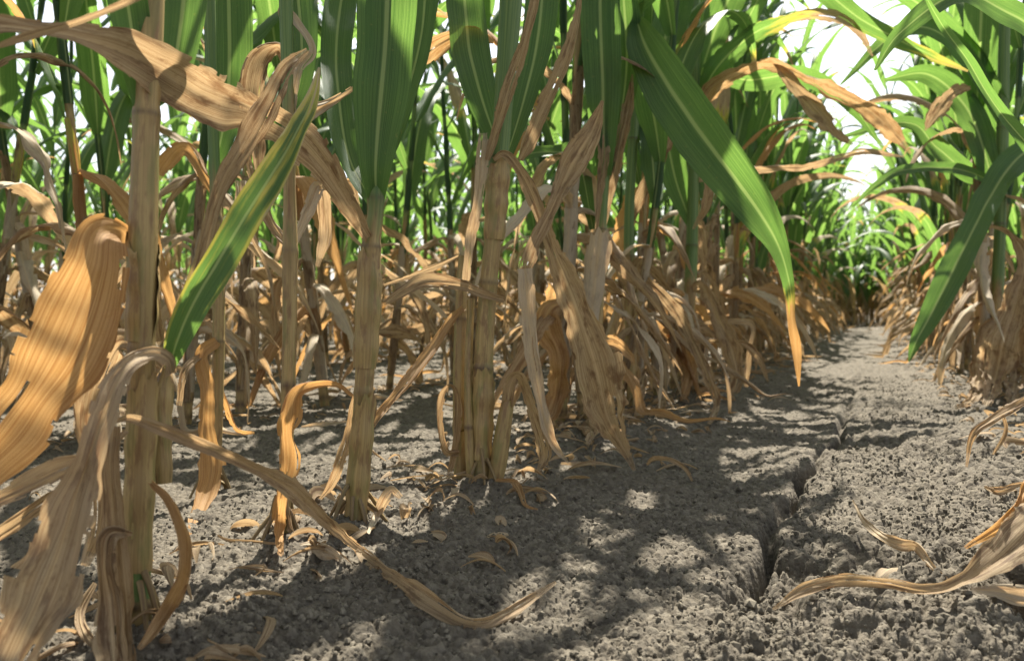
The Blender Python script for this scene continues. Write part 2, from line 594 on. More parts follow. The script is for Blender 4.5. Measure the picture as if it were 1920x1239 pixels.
def build_stem(mb, fz, H, r0, nodes, rng, z0=-0.03, dryline=0.62, seg=0.012, ns=12, top_r=0.35):
    z = np.arange(z0, H, seg)
    P = fz(z)
    tt = np.clip(z / H, 0, 1)
    R = r0 * (1 - (1 - top_r) * tt)
    nd = np.zeros_like(z)
    for q in nodes:
        R = R * (1 + 0.13 * np.exp(-((z - q) / 0.009) ** 2))
        nd = np.maximum(nd, np.exp(-((z - q) / 0.006) ** 2))
    dry = np.clip(0.5 + (dryline - z) * 3.0, 0, 1)
    tube(mb, P, R, z, rng, dry, nd, ns=ns, groove=0.018)


def blade_path(p0, az, L, th0, th1, power, n, rng, wander=0.25, kink=None, floor=0.012):
    """march along the blade: th is the angle from straight up"""
    s = np.linspace(0, 1, n)
    th = th0 + (th1 - th0) * s ** power
    if kink:
        ks, ka = kink
        th = th + ka / (1 + np.exp(-(s - ks) * 60))
    a = az + wander * np.sin(s * 2.4 + rng.uniform(0, 6.28)) * s
    d = L / (n - 1)
    D = np.stack([np.sin(th) * np.cos(a), np.sin(th) * np.sin(a), np.cos(th)], 1)
    P = np.asarray(p0) + np.concatenate([np.zeros((1, 3)), np.cumsum(D[:-1] * d, 0)])
    # come to rest on the ground
    low = P[:, 2] < floor
    if low.any():
        i = int(np.argmax(low))
        k = np.arange(len(P) - i)
        h = np.array([math.cos(az), math.sin(az)])
        P[i:, 0] = P[i, 0] + h[0] * k * d
        P[i:, 1] = P[i, 1] + h[1] * k * d
        P[i:, 2] = floor + 0.006 * np.sin(k * 0.5) + 0.004
        P[max(0, i - 2):i + 3] = (P[max(0, i - 2):i + 3] + np.roll(P, 1, 0)[max(0, i - 2):i + 3] + np.roll(P, -1, 0)[max(0, i - 2):i + 3]) / 3 if i + 4 < len(P) and i > 2 else P[max(0, i - 2):i + 3]
    return P, s * L


def plant_leaf(mb, fz, zn, az, kind, rng, lod, r_st, size=1.0):
    """sheath round the stem and blade; kind 'dry' | 'green' | 'half'"""
    n = {0: 40, 1: 15}[lod]
    nc = {0: 11, 1: 5}[lod]
    rn = rng.random()
    sh = rng.uniform(0.08, 0.14)
    zc = zn + sh
    c = fz(np.array([zc]))[0]
    er = np.array([math.cos(az), math.sin(az), 0])
    if kind == 'dry':
        L = rng.uniform(0.24, 0.5) * size
        wmax = rng.uniform(0.028, 0.062) * size
        th0, th1 = rng.uniform(0.3, 1.0), rng.uniform(2.7, 3.1)
        P, S = blade_path(c + er * r_st, az, L, th0, th1, 0.12 + rng.random() ** 1.5 * 0.55, n, rng, 0.5,
                          (rng.uniform(0.25, 0.7), rng.uniform(-0.5, 0.5)))
        s = S / S[-1]
        W = wmax * np.clip(s * 8 + 0.45, 0, 1) * np.clip((1 - s) ** 0.6 * 1.25, 0.03, 1)
        dry = np.full(n, 1.0)
        cr, ruf, rag, curl = rng.uniform(0.45, 0.8), 0.25, 0.2, rng.uniform(-1.6, 1.6) * (0.3 + s)
    else:
        L = rng.uniform(0.6, 0.9) * size
        wmax = rng.uniform(0.060, 0.088) * size
        th0 = rng.uniform(0.25, 0.5)
        th1 = rng.uniform(1.7, 2.9)
        P, S = blade_path(c + er * r_st, az, L, th0, th1, rng.uniform(1.3, 2.2), n, rng, 0.35)
        s = S / S[-1]
        W = wmax * np.clip(s * 5 + 0.35, 0, 1) * np.clip((1 - s) ** 0.75 * 1.35, 0.03, 1)
        dry = np.clip((s - rng.uniform(0.75, 1.2)) * 5, 0, 1)
        cr, ruf, rag, curl = 0.07, 0.22, 0.0, rng.uniform(-0.2, 0.4) * np.ones(n)
        if kind == 'half':
            dry = np.clip((s - rng.uniform(0.0, 0.6)) * 4, 0, 1)
            W = W * 0.8
            cr, rag, curl = 0.3, 0.1, rng.uniform(-1.0, 1.0) * s
    T = norm(np.gradient(P, axis=0))
    side = np.array([-math.sin(az), math.cos(az), 0])
    tw = rng.normal(0, 1.3 if kind != 'green' else 0.5) * s
    N0 = np.cross(side[None, :], T)
    N = N0 * np.cos(tw)[:, None] + side[None, :] * np.sin(tw)[:, None]
    ribbon(mb, P, W, N, S, rng, dry, cr, 0.28, curl, ruf, nc, 0, rag, rn)
    # sheath
    ns_, nz = (10, 8) if lod == 0 else (5, 3)
    z = np.linspace(zn - 0.004, zc, nz)
    t = np.linspace(0, 1, nz)
    R = r_st * (1.12 + 0.12 * t) + 0.0006
    arc = 5.6 - 2.6 * t ** 2
    dsh = np.full(nz, 1.0 if kind == 'dry' else (0.55 if kind == 'half' else 0.1))
    tube(mb, fz(z), R, z, rng, dsh, ns=ns_, mi=0, arc=arc, az=az, rnd=rn, groove=0.02 if kind == 'green' else 0.05)


def plant_specs(rng, H, dryline):
    nodes = [0.02, 0.055, 0.11, 0.19, 0.29, 0.41]
    while nodes[-1] < H - 0.2:
        nodes.append(nodes[-1] + rng.uniform(0.12, 0.165))
    base = math.pi / 2 + rng.normal(0, 0.45)
    specs = []
    for i, z in enumerate(nodes[1:]):
        az = base + math.pi * (i % 2) + rng.normal(0, 0.35)
        if z < dryline - 0.12:
            kind = 'dry'
        elif z < dryline + 0.04:
            kind = 'half' if rng.random() < 0.6 else 'dry'
        else:
            kind = 'green'
        specs.append((z, az, kind))
        if kind == 'dry' and rng.random() < 0.8:
            specs.append((z + 0.02, az + rng.uniform(1.2, 5.0), 'dry'))
    return nodes, specs


def make_plant(seed, lod, H=1.9, dryline=0.45, zmin=0.0, avoid=None):
    rng = np.random.default_rng(seed)
    root = empty('corn_plant', (0, 0, 0))
    fz = stem_path(H, rng)
    r0 = rng.uniform(0.0095, 0.0125)
    nodes, specs = plant_specs(rng, H, dryline)
    mb = MB()
    build_stem(mb, fz, H, r0, nodes, rng, dryline=dryline + 0.15, seg=0.012 if lod == 0 else 0.05, ns=12 if lod == 0 else 6)
    mb.build('stalk', root)
    fol = MB()
    for z, az, kind in specs:
        size = 1.0 if z < H * 0.6 else 1.0 - 0.5 * (z / H - 0.6) / 0.4
        r = r0 * (1 - 0.65 * z / H)
        if lod == 0:
            b = MB()
            plant_leaf(b, fz, z, az, kind, rng, 0, r, size)
            b.build('dry_leaf' if kind == 'dry' else 'leaf', root)
        else:
            plant_leaf(fol, fz, z, az, kind, rng, 1, r, size)
    if lod:
        fol.build('foliage', root)
    return root


def copy_plant(src):
    r = src.copy()
    COL.objects.link(r)
    for ch in src.children:
        c = ch.copy()
        COL.objects.link(c)
        c.parent = r
    return r


# ---------------------------------------------------------------- the ground
def axis_nonuniform(bounds, steps):
    out = [bounds[0]]
    for (b, st) in zip(bounds[1:], steps):
        k = max(1, int(round((b - out[-1]) / st)))
        out += list(np.linspace(out[-1], b, k + 1)[1:])
    return np.array(out)


def build_ground():
    # polar sheet round the camera foot, finest over the ground the photograph shows
    ang0 = math.pi / 2 + YAW
    A = axis_nonuniform([-math.pi, -0.75, 0.75, math.pi], [0.05, 0.0021, 0.05]) + ang0
    r = [0.02, 0.2, 0.35, 0.46]
    while r[-1] < 3.2:
        r.append(r[-1] * 1.0026 + 0.0002)
    while r[-1] < 6:
        r.append(r[-1] * 1.0055)
    while r[-1] < 14:
        r.append(r[-1] * 1.012)
    while r[-1] < 900:
        r.append(r[-1] * 1.12)
    r = np.array(r)
    X = r[:, None] * np.cos(A)[None, :]
    Y = r[:, None] * np.sin(A)[None, :]
    Z = ground_h(X, Y)
    Z = np.where(r[:, None] > 40, Z * 0, Z)
    V = np.stack([X, Y, Z], -1)
    mb = MB()
    mb.grid(V[:, ::-1], np.stack([X, Y], -1), 0.0, 0.0)
    o = mb.build('ground', None, [M_SOIL])
    tag(o, 'dry cracked grey-brown soil between the corn rows', kind='structure')


build_ground()


def build_crumbs():
    """loose soil crumbs, thousands of them: one mesh"""
    rng = np.random.default_rng(5)
    phi = (1 + 5 ** 0.5) / 2
    ico = norm(np.array([(-1, phi, 0), (1, phi, 0), (-1, -phi, 0), (1, -phi, 0), (0, -1, phi), (0, 1, phi), (0, -1, -phi),
                         (0, 1, -phi), (phi, 0, -1), (phi, 0, 1), (-phi, 0, -1), (-phi, 0, 1)], float))
    fc = np.array([(0, 11, 5), (0, 5, 1), (0, 1, 7), (0, 7, 10), (0, 10, 11), (1, 5, 9), (5, 11, 4), (11, 10, 2), (10, 7, 6), (7, 1, 8),
                   (3, 9, 4), (3, 4, 2), (3, 2, 6), (3, 6, 8), (3, 8, 9), (4, 9, 5), (2, 4, 11), (6, 2, 10), (8, 6, 7), (9, 8, 1)])
    n = 150000
    r = 0.45 + 3.0 * rng.random(n) ** 1.4
    a = math.pi / 2 + YAW + rng.uniform(-0.62, 0.62, n)
    x, y = r * np.cos(a), r * np.sin(a)
    dc, side = polydist(x, y, CRACK)
    d3, _ = polydist(x, y, CRACK3)
    keep = (dc > 0.012) & (d3 > 0.01) & (rng.random(n) < np.where(side > 0, 0.3, 0.8)) & (vnoise(x * 7, y * 7, 15) + rng.random(n) * 0.5 > 0.55)
    x, y = x[keep], y[keep]
    n = len(x)
    size = 0.0009 + 0.0024 * rng.random(n) ** 3.0 + 0.003 * (rng.random(n) > 0.993)
    z = ground_h(x, y) + size * 0.15
    V = ico[None] * rng.uniform(0.7, 1.25, (n, 12, 1)) * rng.uniform(0.7, 1.3, (n, 1, 3)) * size[:, None, None]
    V = V + np.stack([x, y, z], -1)[:, None, :]
    Fc = fc[None] + (np.arange(n) * 12)[:, None, None]
    mb = MB()
    mb.v, mb.f = [V.reshape(-1, 3)], [Fc.reshape(-1, 3)]
    mb.uv = [np.zeros((n * 12, 2))]
    mb.dry = mb.node = mb.rnd = [np.zeros(n * 12)]
    mb.mi = [np.zeros(n * 20)]
    o = mb.build('soil_crumbs', None, [M_CRUMB])
    o.data.polygons.foreach_set('use_smooth', np.zeros(n * 20, bool))
    tag(o, 'loose crumbs of dry grey soil scattered over the cracked ground', kind='stuff')


build_crumbs()


# ---------------------------------------------------------------- plants traced from the photograph, each at its own distance
class Hero:
    def __init__(s, label, px, py, seed, H=1.7):
        s.rng = np.random.default_rng(seed)
        s.d = gdepth(px, py)
        b = at(px, py, s.d)
        b[2] = gh(b[0], b[1])
        s.b = b
        s.H = H
        s.root = empty('corn_plant', tuple(b))
        tag(s.root, label, 'corn plant')

    def px2m(s, w, d):
        return w * d / F

    def stalk(s, pts, nodes_px=(), dryline=0.6, grow=True, name='stalk', tip=False, green=()):
        """pts (px, py, width_px[, depth offset]) from the ground up; the part above the frame grows on by itself"""
        P = np.array([list(at(p[0], p[1], s.d + (p[3] if len(p) > 3 else 0))) + [p[2] * (s.d + (p[3] if len(p) > 3 else 0)) / F / 2] for p in pts])
        P[0, 2] = min(P[0, 2], s.b[2])
        first = P[0].copy()
        first[2] -= 0.03
        P = np.vstack([first, P])
        X, S = spline(P, 90)
        ztop = X[-1, 2]
        if grow:
            ex = np.arange(ztop + 0.02, s.H + s.b[2], 0.02)
            k = (ex - ztop)[:, None]
            dirv = (X[-1, :2] - X[-20, :2]) / max(X[-1, 2] - X[-20, 2], 0.01)
            dirv = np.clip(dirv, -0.06, 0.06)
            E = np.concatenate([X[-1, :2] + dirv * (0.3 * (1 - np.exp(-k / 0.3))), ex[:, None], X[-1, 3] * (1 - 0.65 * k / (s.H - ztop))], 1)
            X = np.vstack([X, E])
            S = np.concatenate([[0], np.cumsum(np.linalg.norm(np.diff(X[:, :3], axis=0), axis=1))])
        z = X[:, 2]
        R = X[:, 3].copy()
        nz = [at(px, py, s.d)[2] for px, py in nodes_px]
        up = ztop + 0.05
        while grow and up < s.H - 0.1:
            nz.append(up)
            up += s.rng.uniform(0.12, 0.16)
        # resample finely near nodes
        zz = np.unique(np.concatenate([np.linspace(0, S[-1], 150)] + [np.interp(q, z, S) + np.linspace(-0.02, 0.02, 13) for q in nz]))
        zz = zz[(zz >= 0) & (zz <= S[-1])]
        P3 = np.stack([np.interp(zz, S, X[:, k]) for k in range(3)], 1)
        R = np.interp(zz, S, R)
        nd = np.zeros(len(zz))
        for q in nz:
            R = R * (1 + 0.10 * np.exp(-((P3[:, 2] - q) / 0.007) ** 2) - 0.05 * np.exp(-((P3[:, 2] - q - 0.006) / 0.004) ** 2))
            nd = np.maximum(nd, s.rng.uniform(0.35, 0.9) * np.exp(-((P3[:, 2] - q) / s.rng.uniform(0.002, 0.005)) ** 2))
        for q in nz:                      # scar and stain under each ring
            nd = np.maximum(nd, s.rng.uniform(0.1, 0.4) * np.exp(-np.abs(P3[:, 2] - q) / s.rng.uniform(0.006, 0.02)) * (P3[:, 2] < q))
        if tip:
            R = R * np.clip((1 - zz / zz[-1]) * 12, 0.15, 1)
        dry = np.clip(0.5 + (dryline - P3[:, 2]) * 4, 0, 1)
        for ya, yb in green:
            za, zb = at(pts[0][0], yb, s.d)[2], at(pts[0][0], ya, s.d)[2]
            kk = np.clip((P3[:, 2] - za) / 0.008, 0, 1) * np.clip((zb - P3[:, 2]) / 0.008, 0, 1)
            dry = dry * (1 - kk) - 0.1 * kk
        mb = MB()
        tube(mb, P3 - s.b, R * 0.93, zz, s.rng, dry, nd, ns=24, groove=0.022)
        mb.build(name, s.root)
        if name == 'stalk':
            s.roots(R[2])
        s.zpath = (P3[:, 2], P3, R)
        return ztop, nz

    def roots(s, r0):
        """brace roots splaying from the lowest ring into the soil, one part"""
        mb = MB()
        n = 11
        for k in range(n):
            a = k / n * 6.283 + s.rng.uniform(-0.2, 0.2)
            z0 = s.rng.uniform(0.008, 0.045)
            out = s.rng.uniform(0.012, 0.036)
            t = np.linspace(0, 1, 8)
            rr = r0 * 0.8 + out * t ** 1.2
            P = np.stack([np.cos(a) * rr, np.sin(a) * rr, z0 - (z0 + 0.02) * t ** 1.6], 1)
            tube(mb, P, 0.0030 * (1 - 0.5 * t), t * 0.05, s.rng, np.ones(8), node=np.full(8, 0.55), ns=6)
        mb.build('brace_roots', s.root)

    def crown(s, zmin, kinds='green', step=1.0):
        """leaves above the top of the frame"""
        zs, P3, R = s.zpath
        fz = lambda z: np.stack([np.interp(z, zs, P3[:, k]) for k in range(2)] + [z], -1) - s.b
        z = zmin
        az = math.pi / 2 + s.rng.normal(0, 0.45)
        i = 0
        while z < s.H - 0.15:
            b = MB()
            a = az + math.pi * (i % 2) + s.rng.normal(0, 0.35)
            plant_leaf(b, fz, z - s.b[2], a, kinds, s.rng, 0, float(np.interp(z, zs, R)),
                       1.0 - 0.5 * max(0, z / s.H - 0.6))
            b.build('leaf', s.root)
            z += s.rng.uniform(0.10, 0.145) * step
            i += 1

    def blade(s, pts, dry=(1, 1), cr=0.4, fold=0.25, curl=0.0, ruffle=0.2, ragged=0.12, n=100, nc=21, name=None, rnd=None, label=None, absd=False, tipz=None):
        """pts (px, py, depth offset, width_px[, twist degrees]); twist 0 shows the face to the photographer"""
        rows = []
        for p in pts:
            d = p[2] if absd else s.d + p[2]
            w = at(p[0], p[1], d)
            zg = gh(w[0], w[1]) + 0.007 if w[2] < 0.04 else -1
            if w[2] < zg:                     # lies on the ground instead of under it
                d = gdepth(p[0], p[1], zg)
                w = at(p[0], p[1], d)
            rows.append([*w, p[3] * d / F, math.radians(p[4] if len(p) > 4 else 0)])
        X, S = spline(rows, n)
        P = X[:, :3]
        T = norm(np.gradient(P, axis=0))
        toC = norm(CAMP - P)
        N0 = norm(toC - (toC * T).sum(1, keepdims=True) * T)
        side = np.cross(T, N0)
        N = N0 * np.cos(X[:, 4])[:, None] + side * np.sin(X[:, 4])[:, None]
        t = np.linspace(0, 1, n)
        dr = np.interp(t, np.linspace(0, 1, len(dry)), dry)
        dm = float(np.clip(np.mean(dry), 0, 1))
        q = s.rng.uniform(0, 6, 4)
        W = X[:, 3] * (1.0 + 0.12 * dm * (np.sin(S * 38 + q[1]) + 0.6 * np.sin(S * 83 + q[0] + 2 * np.sin(S * 29))))
        W = np.maximum(W * (0.84 + 0.14 * dm), 0.0008)
        if not np.isscalar(curl):
            curl = np.interp(t, np.linspace(0, 1, len(curl)), curl)
        mb = MB()
        rip = (0.0016 * np.sin(S * 47 + q[0] + 2 * np.sin(S * 13 + q[1])) + dm * 0.0008 * np.sin(S * 120 + q[2] + 4 * np.sin(S * 23 + q[3])))[:, None] * N
        cr = cr * (1 + 0.55 * dm)
        ribbon(mb, P + rip - s.b, W, N, S, s.rng, dr, cr, fold, curl, ruffle, nc, 0, ragged, rnd)
        nm = name or ('dry_leaf' if np.mean(dry) > 0.6 else 'leaf')
        o = mb.build(nm, s.root)
        if label:
            o['label'] = label
        return o

    def sheath(s, pts, dry=1.0, arc=(5.2, 3.2), az=0.0, name='leaf_sheath', rnd=None):
        """pts (px, py, width_px, depth offset): an open husk round the stem"""
        rows = [[*at(p[0], p[1], s.d + p[3]), p[2] * (s.d + p[3]) / F / 2] for p in pts]
        X, S = spline(rows, 40)
        t = np.linspace(0, 1, 40)
        R = 0.95 * X[:, 3] * (1 + 0.05 * np.sin(t * 19 + s.rng.uniform(0, 6)))
        mb = MB()
        tube(mb, X[:, :3] - s.b, R, S, s.rng, np.full(40, dry), ns=22, mi=0 if (rnd is not None and rnd > 0.9) else 1, arc=arc[0] + (arc[1] - arc[0]) * t, az=az, groove=0.03,
             rnd=s.rng.uniform(0.2, 0.5) if rnd is None else rnd)
        # the free edge runs obliquely and frays
        V = mb.v[0].reshape(40, 23, 3)
        a = np.linspace(-1, 1, 23)
        L = S[-1]
        V[:, :, 2] -= (t ** 3)[:, None] * (0.22 * L * np.abs(a) ** 1.5 + 0.03 * L * np.sin(a * 17 + s.rng.uniform(0, 6)))[None, :]
        mb.v[0] = V.reshape(-1, 3)
        mb.build(name, s.root)


CAMAZ = math.atan2(-FWD[1], -FWD[0])      # azimuth that looks back at the camera


def hero_plants():
    # ---- nearest plant, left edge
    h = Hero('nearest corn plant at the left with thick tan stalk and hanging orange-lit dry leaf', 258, 1205, 11)
    h.stalk([(258, 1205, 56), (256, 1050, 54), (262, 900, 56), (264, 720, 52), (266, 600, 52), (268, 430, 56), (274, 220, 50), (280, 60, 52), (284, -40, 50)],
            [(258, 1132), (262, 655), (274, 214)], dryline=0.62, green=[(1040, 1130)])
    h.crown(0.66, step=0.8)
    h.sheath([(256, 1068, 56, 0), (262, 900, 58, 0), (266, 700, 62, 0)], 1.0, (5.6, 4.2), CAMAZ + 0.9)
    h.sheath([(262, 640, 58, 0), (267, 560, 62, 0), (268, 430, 62, 0)], 0.9, (5.4, 4.6), CAMAZ - 2.3)
    h.sheath([(306, 905, 34, 0.02), (300, 760, 46, 0.02), (312, 690, 30, 0.02)], 1.0, (4.6, 4.0), CAMAZ)
    # orange back-lit leaf
    h.blade([(236, 470, 0.03, 44, 50), (228, 440, 0.0, 50, 30), (192, 442, -0.03, 104, 5), (180, 500, -0.04, 128, 0), (152, 580, -0.04, 150), (112, 670, -0.05, 160),
             (60, 750, -0.06, 158), (0, 830, -0.07, 150), (-70, 900, -0.08, 100)], (1, 1), cr=0.12, ruffle=0.12, fold=0.2, rnd=0.03, n=130, ragged=0.06, curl=0.1)
    # green leaf rising to the right
    h.blade([(318, 690, -0.0, 24), (332, 640, -0.01, 54), (362, 570, -0.01, 74, 10), (408, 490, 0.0, 78, 15), (460, 405, 0.02, 70), (508, 330, 0.04, 70),
             (556, 250, 0.07, 50, -20), (585, 185, 0.10, 30), (598, 130, 0.13, 5)], (0.15, 0.26, 0.33, 0.36, 0.6), cr=0.06, fold=0.4, ragged=0)
    h.blade([(314, 700, 0.01, 16), (335, 610, 0.02, 34), (375, 480, 0.03, 38, 20), (410, 360, 0.05, 42), (455, 280, 0.07, 50), (500, 200, 0.09, 60),
             (535, 130, 0.11, 40), (575, 95, 0.13, 14)], (0.45, 0.7, 1, 1), cr=0.35)
    # pale leaf folding over and hanging to the lower left corner
    h.blade([(322, 700, 0.0, 26, 20), (312, 676, -0.01, 34, 35), (280, 664, -0.03, 34, 30), (236, 690, -0.05, 50, 20), (205, 750, -0.06, 66), (175, 830, -0.07, 84),
             (140, 930, -0.075, 116), (110, 1030, -0.08, 130), (70, 1130, -0.085, 130), (20, 1240, -0.09, 110), (-20, 1330, -0.1, 70)], (1, 1), cr=0.42, rnd=0.5, n=140)
    # long thin leaf that comes down to lie on the soil
    h.blade([(214, 790, -0.03, 8), (250, 786, -0.04, 20, 20), (330, 812, -0.03, 34, 20), (440, 860, 0.0, 40, 10), (540, 915, 0.06, 44), (615, 985, 0.14, 38, -20),
             (668, 1028, 0.2, 30, -30), (720, 1066, 0.17, 44, 20), (790, 1112, 0.12, 46, 10), (860, 1158, 0.06, 40, 20), (905, 1166, 0.055, 34, 10),
             (965, 1142, 0.09, 34), (1040, 1092, 0.14, 6)], (0.65, 0.9, 1, 1), cr=0.3, fold=0.55, n=150, rnd=0.45)
    h.blade([(235, 810, -0.02, 20), (190, 850, -0.04, 36), (110, 880, -0.05, 52, 10), (40, 915, -0.06, 50), (-60, 960, -0.07, 40)], (1, 1), cr=0.5, rnd=0.7)
    h.blade([(215, 860, 0.0, 20), (140, 905, 0.0, 34), (60, 955, 0.0, 38), (-30, 1020, 0.0, 34)], (1, 1), cr=0.5)
    # strips down the front of the stalk
    h.blade([(212, 800, -0.03, 40), (206, 870, -0.04, 46), (212, 960, -0.045, 50), (222, 1060, -0.05, 62), (232, 1160, -0.05, 60), (236, 1290, -0.05, 40)], (1, 1), cr=0.35, curl=0.5)
    h.blade([(250, 1000, -0.045, 14), (205, 1002, -0.055, 60, 10), (196, 1060, -0.06, 62), (208, 1140, -0.06, 84), (215, 1290, -0.06, 60)], (1, 1), cr=0.5, rnd=0.4)
    # curled orange leaf at the foot
    h.blade([(285, 905, -0.01, 20), (318, 935, -0.02, 34, 20), (345, 1000, -0.02, 44, 10), (345, 1070, -0.02, 56), (322, 1130, -0.01, 64), (290, 1180, 0.0, 50), (262, 1215, 0.0, 20)],
            (1, 1), cr=0.3, curl=1.2)
    h.blade([(300, 640, 0.02, 24), (290, 560, 0.01, 30), (294, 500, 0.0, 10)], (1, 1), cr=0.4)
    h.blade([(300, 690, 0.05, 30), (230, 640, 0.06, 60), (185, 700, 0.07, 80), (165, 800, 0.08, 70), (190, 900, 0.08, 50), (185, 1000, 0.07, 30), (160, 1060, 0.07, 20)], (1, 1), cr=0.45)
    h.blade([(180, 1090, 0.02, 14), (150, 1150, 0.0, 34), (170, 1200, 0.0, 30), (230, 1215, -0.01, 30)], (1, 1), cr=0.6)
    # green blade with a dead orange midrib at the top
    h.blade([(286, 200, 0.02, 20), (320, 150, 0.03, 66), (335, 70, 0.04, 100, -10), (345, -10, 0.05, 116, -10), (350, -120, 0.08, 110), (340, -260, 0.14, 60), (310, -380, 0.2, 10)],
            (0, 0, 0), cr=0.08, fold=0.3, ragged=0)
    h.blade([(262, 200, -0.005, 30), (255, 110, -0.01, 80, 20), (240, 10, -0.02, 90, 10), (215, -110, -0.05, 80), (170, -220, -0.08, 10)], (0.05, 0), cr=0.08, ragged=0)

    # ---- thin plant between, behind the orange leaf
    h = Hero('slim corn plant behind the nearest stalk with one orange leaf strip hanging down', 402, 905, 12, 1.6)
    h.stalk([(402, 905, 22), (408, 760, 22), (410, 560, 24), (405, 400, 22), (398, 200, 22), (392, 0, 24)], [(408, 640), (405, 410), (396, 160)], dryline=0.42)
    h.crown(0.95)
    h.blade([(406, 640, -0.01, 20), (378, 668, -0.03, 30, 20), (388, 730, -0.05, 34), (388, 800, -0.06, 36, 10), (396, 880, -0.08, 46), (378, 950, -0.1, 46), (358, 1005, -0.14, 14)],
            (1, 1), cr=0.25, rnd=0.05)
    h.blade([(408, 650, 0.0, 14), (350, 690, -0.05, 20), (335, 760, -0.06, 14)], (1, 1))
    h.blade([(410, 560, 0.02, 20), (440, 470, 0.05, 50), (455, 400, 0.08, 60), (450, 340, 0.1, 30)], (1, 1), cr=0.5)
    h.blade([(398, 330, 0, 20), (425, 200, 0.03, 80, 20), (430, 60, 0.06, 104), (420, -90, 0.1, 90), (380, -200, 0.15, 20)], (0, 0, 0), cr=0.06, ragged=0)
    h.blade([(398, 360, 0, 16), (350, 280, 0.03, 34), (310, 310, 0.03, 36), (296, 338, 0.03, 12)], (0.9, 1), cr=0.3, rnd=0.0)
    h.blade([(415, 730, 0.02, 10), (440, 800, 0.03, 22, 60), (478, 812, 0.02, 6)], (1, 1))

    # ---- plant with the wrapped brown leaf
    h = Hero('thin corn stalk with a brown leaf wrapped limp down its lower half', 530, 1035, 13, 1.75)
    h.stalk([(530, 1035, 24), (535, 900, 26), (540, 760, 27), (543, 600, 28), (544, 480, 30), (543, 350, 24), (540, 150, 26), (536, 0, 28)],
            [(541, 722), (544, 470), (541, 235)], dryline=0.45)
    h.crown(0.72)
    h.blade([(662, 742, -0.02, 14), (632, 722, -0.02, 22, 20), (590, 722, -0.02, 26, 10), (556, 738, -0.03, 42), (546, 780, -0.035, 56), (543, 815, -0.035, 44, 40), (545, 870, -0.035, 54),
             (532, 930, -0.04, 40, 20), (523, 990, -0.04, 34, -20), (528, 1045, -0.03, 16)], (1, 1), cr=0.3, rnd=0.0, n=110, curl=0.7)
    h.blade([(536, 905, -0.02, 10), (520, 940, -0.03, 20), (512, 975, -0.03, 8)], (1, 1), rnd=0.0)
    h.blade([(544, 480, 0.02, 16), (575, 400, 0.05, 36), (600, 350, 0.08, 44), (610, 430, 0.1, 38), (596, 500, 0.1, 16)], (1, 1), cr=0.6)
    h.blade([(545, 470, 0, 14), (500, 400, 0.05, 34), (470, 250, 0.08, 60), (480, 120, 0.1, 70), (520, 85, 0.11, 50, 40), (545, 130, 0.1, 20)], (1, 1), cr=0.45, rnd=0.35)
    h.blade([(541, 240, 0, 20), (560, 130, 0, 30), (586, 95, 0.0, 24, 50), (555, 40, 0.0, 26, 30), (530, 20, 0.0, 20), (528, 40, 0, 8)], (1, 1), cr=0.4, rnd=0.95)
    h.blade([(541, 235, 0.0, 22), (565, 130, 0.03, 60), (560, 10, 0.07, 84), (540, -110, 0.12, 80), (500, -220, 0.2, 10)], (0, 0), cr=0.06, ragged=0)
    h.blade([(548, 250, 0.02, 14), (585, 210, 0.04, 40), (640, 180, 0.06, 26), (700, 140, 0.06, 6)], (1, 1), cr=0.7, rnd=0.9)

    # ---- second thick stalk
    h = Hero('bare thick tan stalk standing alone behind the long leaf on the soil', 664, 1008, 14)
    h.stalk([(664, 1008, 40), (672, 880, 40), (682, 740, 37), (688, 620, 40), (694, 520, 42), (697, 455, 36), (704, 400, 32), (706, 330, 34), (712, 200, 40), (722, 0, 46)],
            [(696, 462), (705, 372), (683, 735), (672, 985)], dryline=0.36)
    h.crown(0.80, step=0.85)
    h.sheath([(665, 990, 44, 0), (675, 860, 46, 0), (683, 735, 47, 0.0)], 1.0, (5.6, 4.0), CAMAZ + 0.7)
    h.sheath([(684, 690, 46, 0), (691, 580, 50, 0), (695, 466, 46, 0)], 1.0, (5.5, 4.6), CAMAZ - 1.0, rnd=0.1)
    # the great brown arch across the upper left
    h.blade([(700, 458, 0.0, 18), (682, 432, -0.02, 28), (652, 382, -0.05, 50, 10), (604, 310, -0.10, 66, 10), (545, 250, -0.15, 78), (470, 210, -0.2, 84, -8), (385, 180, -0.26, 108, -10),
             (300, 130, -0.31, 124, -8), (215, 88, -0.35, 96, 10), (140, 66, -0.38, 58, 30), (60, 58, -0.4, 46, 40), (-30, 52, -0.42, 50, 30), (-140, 60, -0.44, 40)],
            (0.92, 1, 1, 1), cr=0.2, fold=0.3, ruffle=0.12, n=170, nc=21, ragged=0.08, rnd=0.28, label='long brown blade arching across to the left edge')
    h.blade([(-20, 92, -0.42, 10), (60, 66, -0.42, 18), (150, 40, -0.42, 18), (250, 0, -0.42, 18), (330, -40, -0.42, 12)], (1, 1), cr=0.3, rnd=0.2)
    # broad green leaf facing the camera
    h.blade([(706, 376, 0.0, 36), (704, 320, -0.015, 72), (708, 250, -0.02, 104), (715, 170, -0.02, 134), (722, 90, -0.02, 130), (726, 0, -0.02, 140), (728, -110, -0.01, 130),
             (724, -260, 0.05, 110), (716, -400, 0.15, 60), (700, -480, 0.25, 10)], (0, 0), cr=0.04, fold=0.35, ruffle=0.14, ragged=0, n=110)
    h.blade([(700, 380, 0.02, 26), (660, 310, 0.04, 60, 30), (640, 220, 0.07, 70, 20), (630, 110, 0.12, 70), (640, 0, 0.17, 70), (660, -90, 0.22, 20)], (0, 0), cr=0.05, ragged=0)
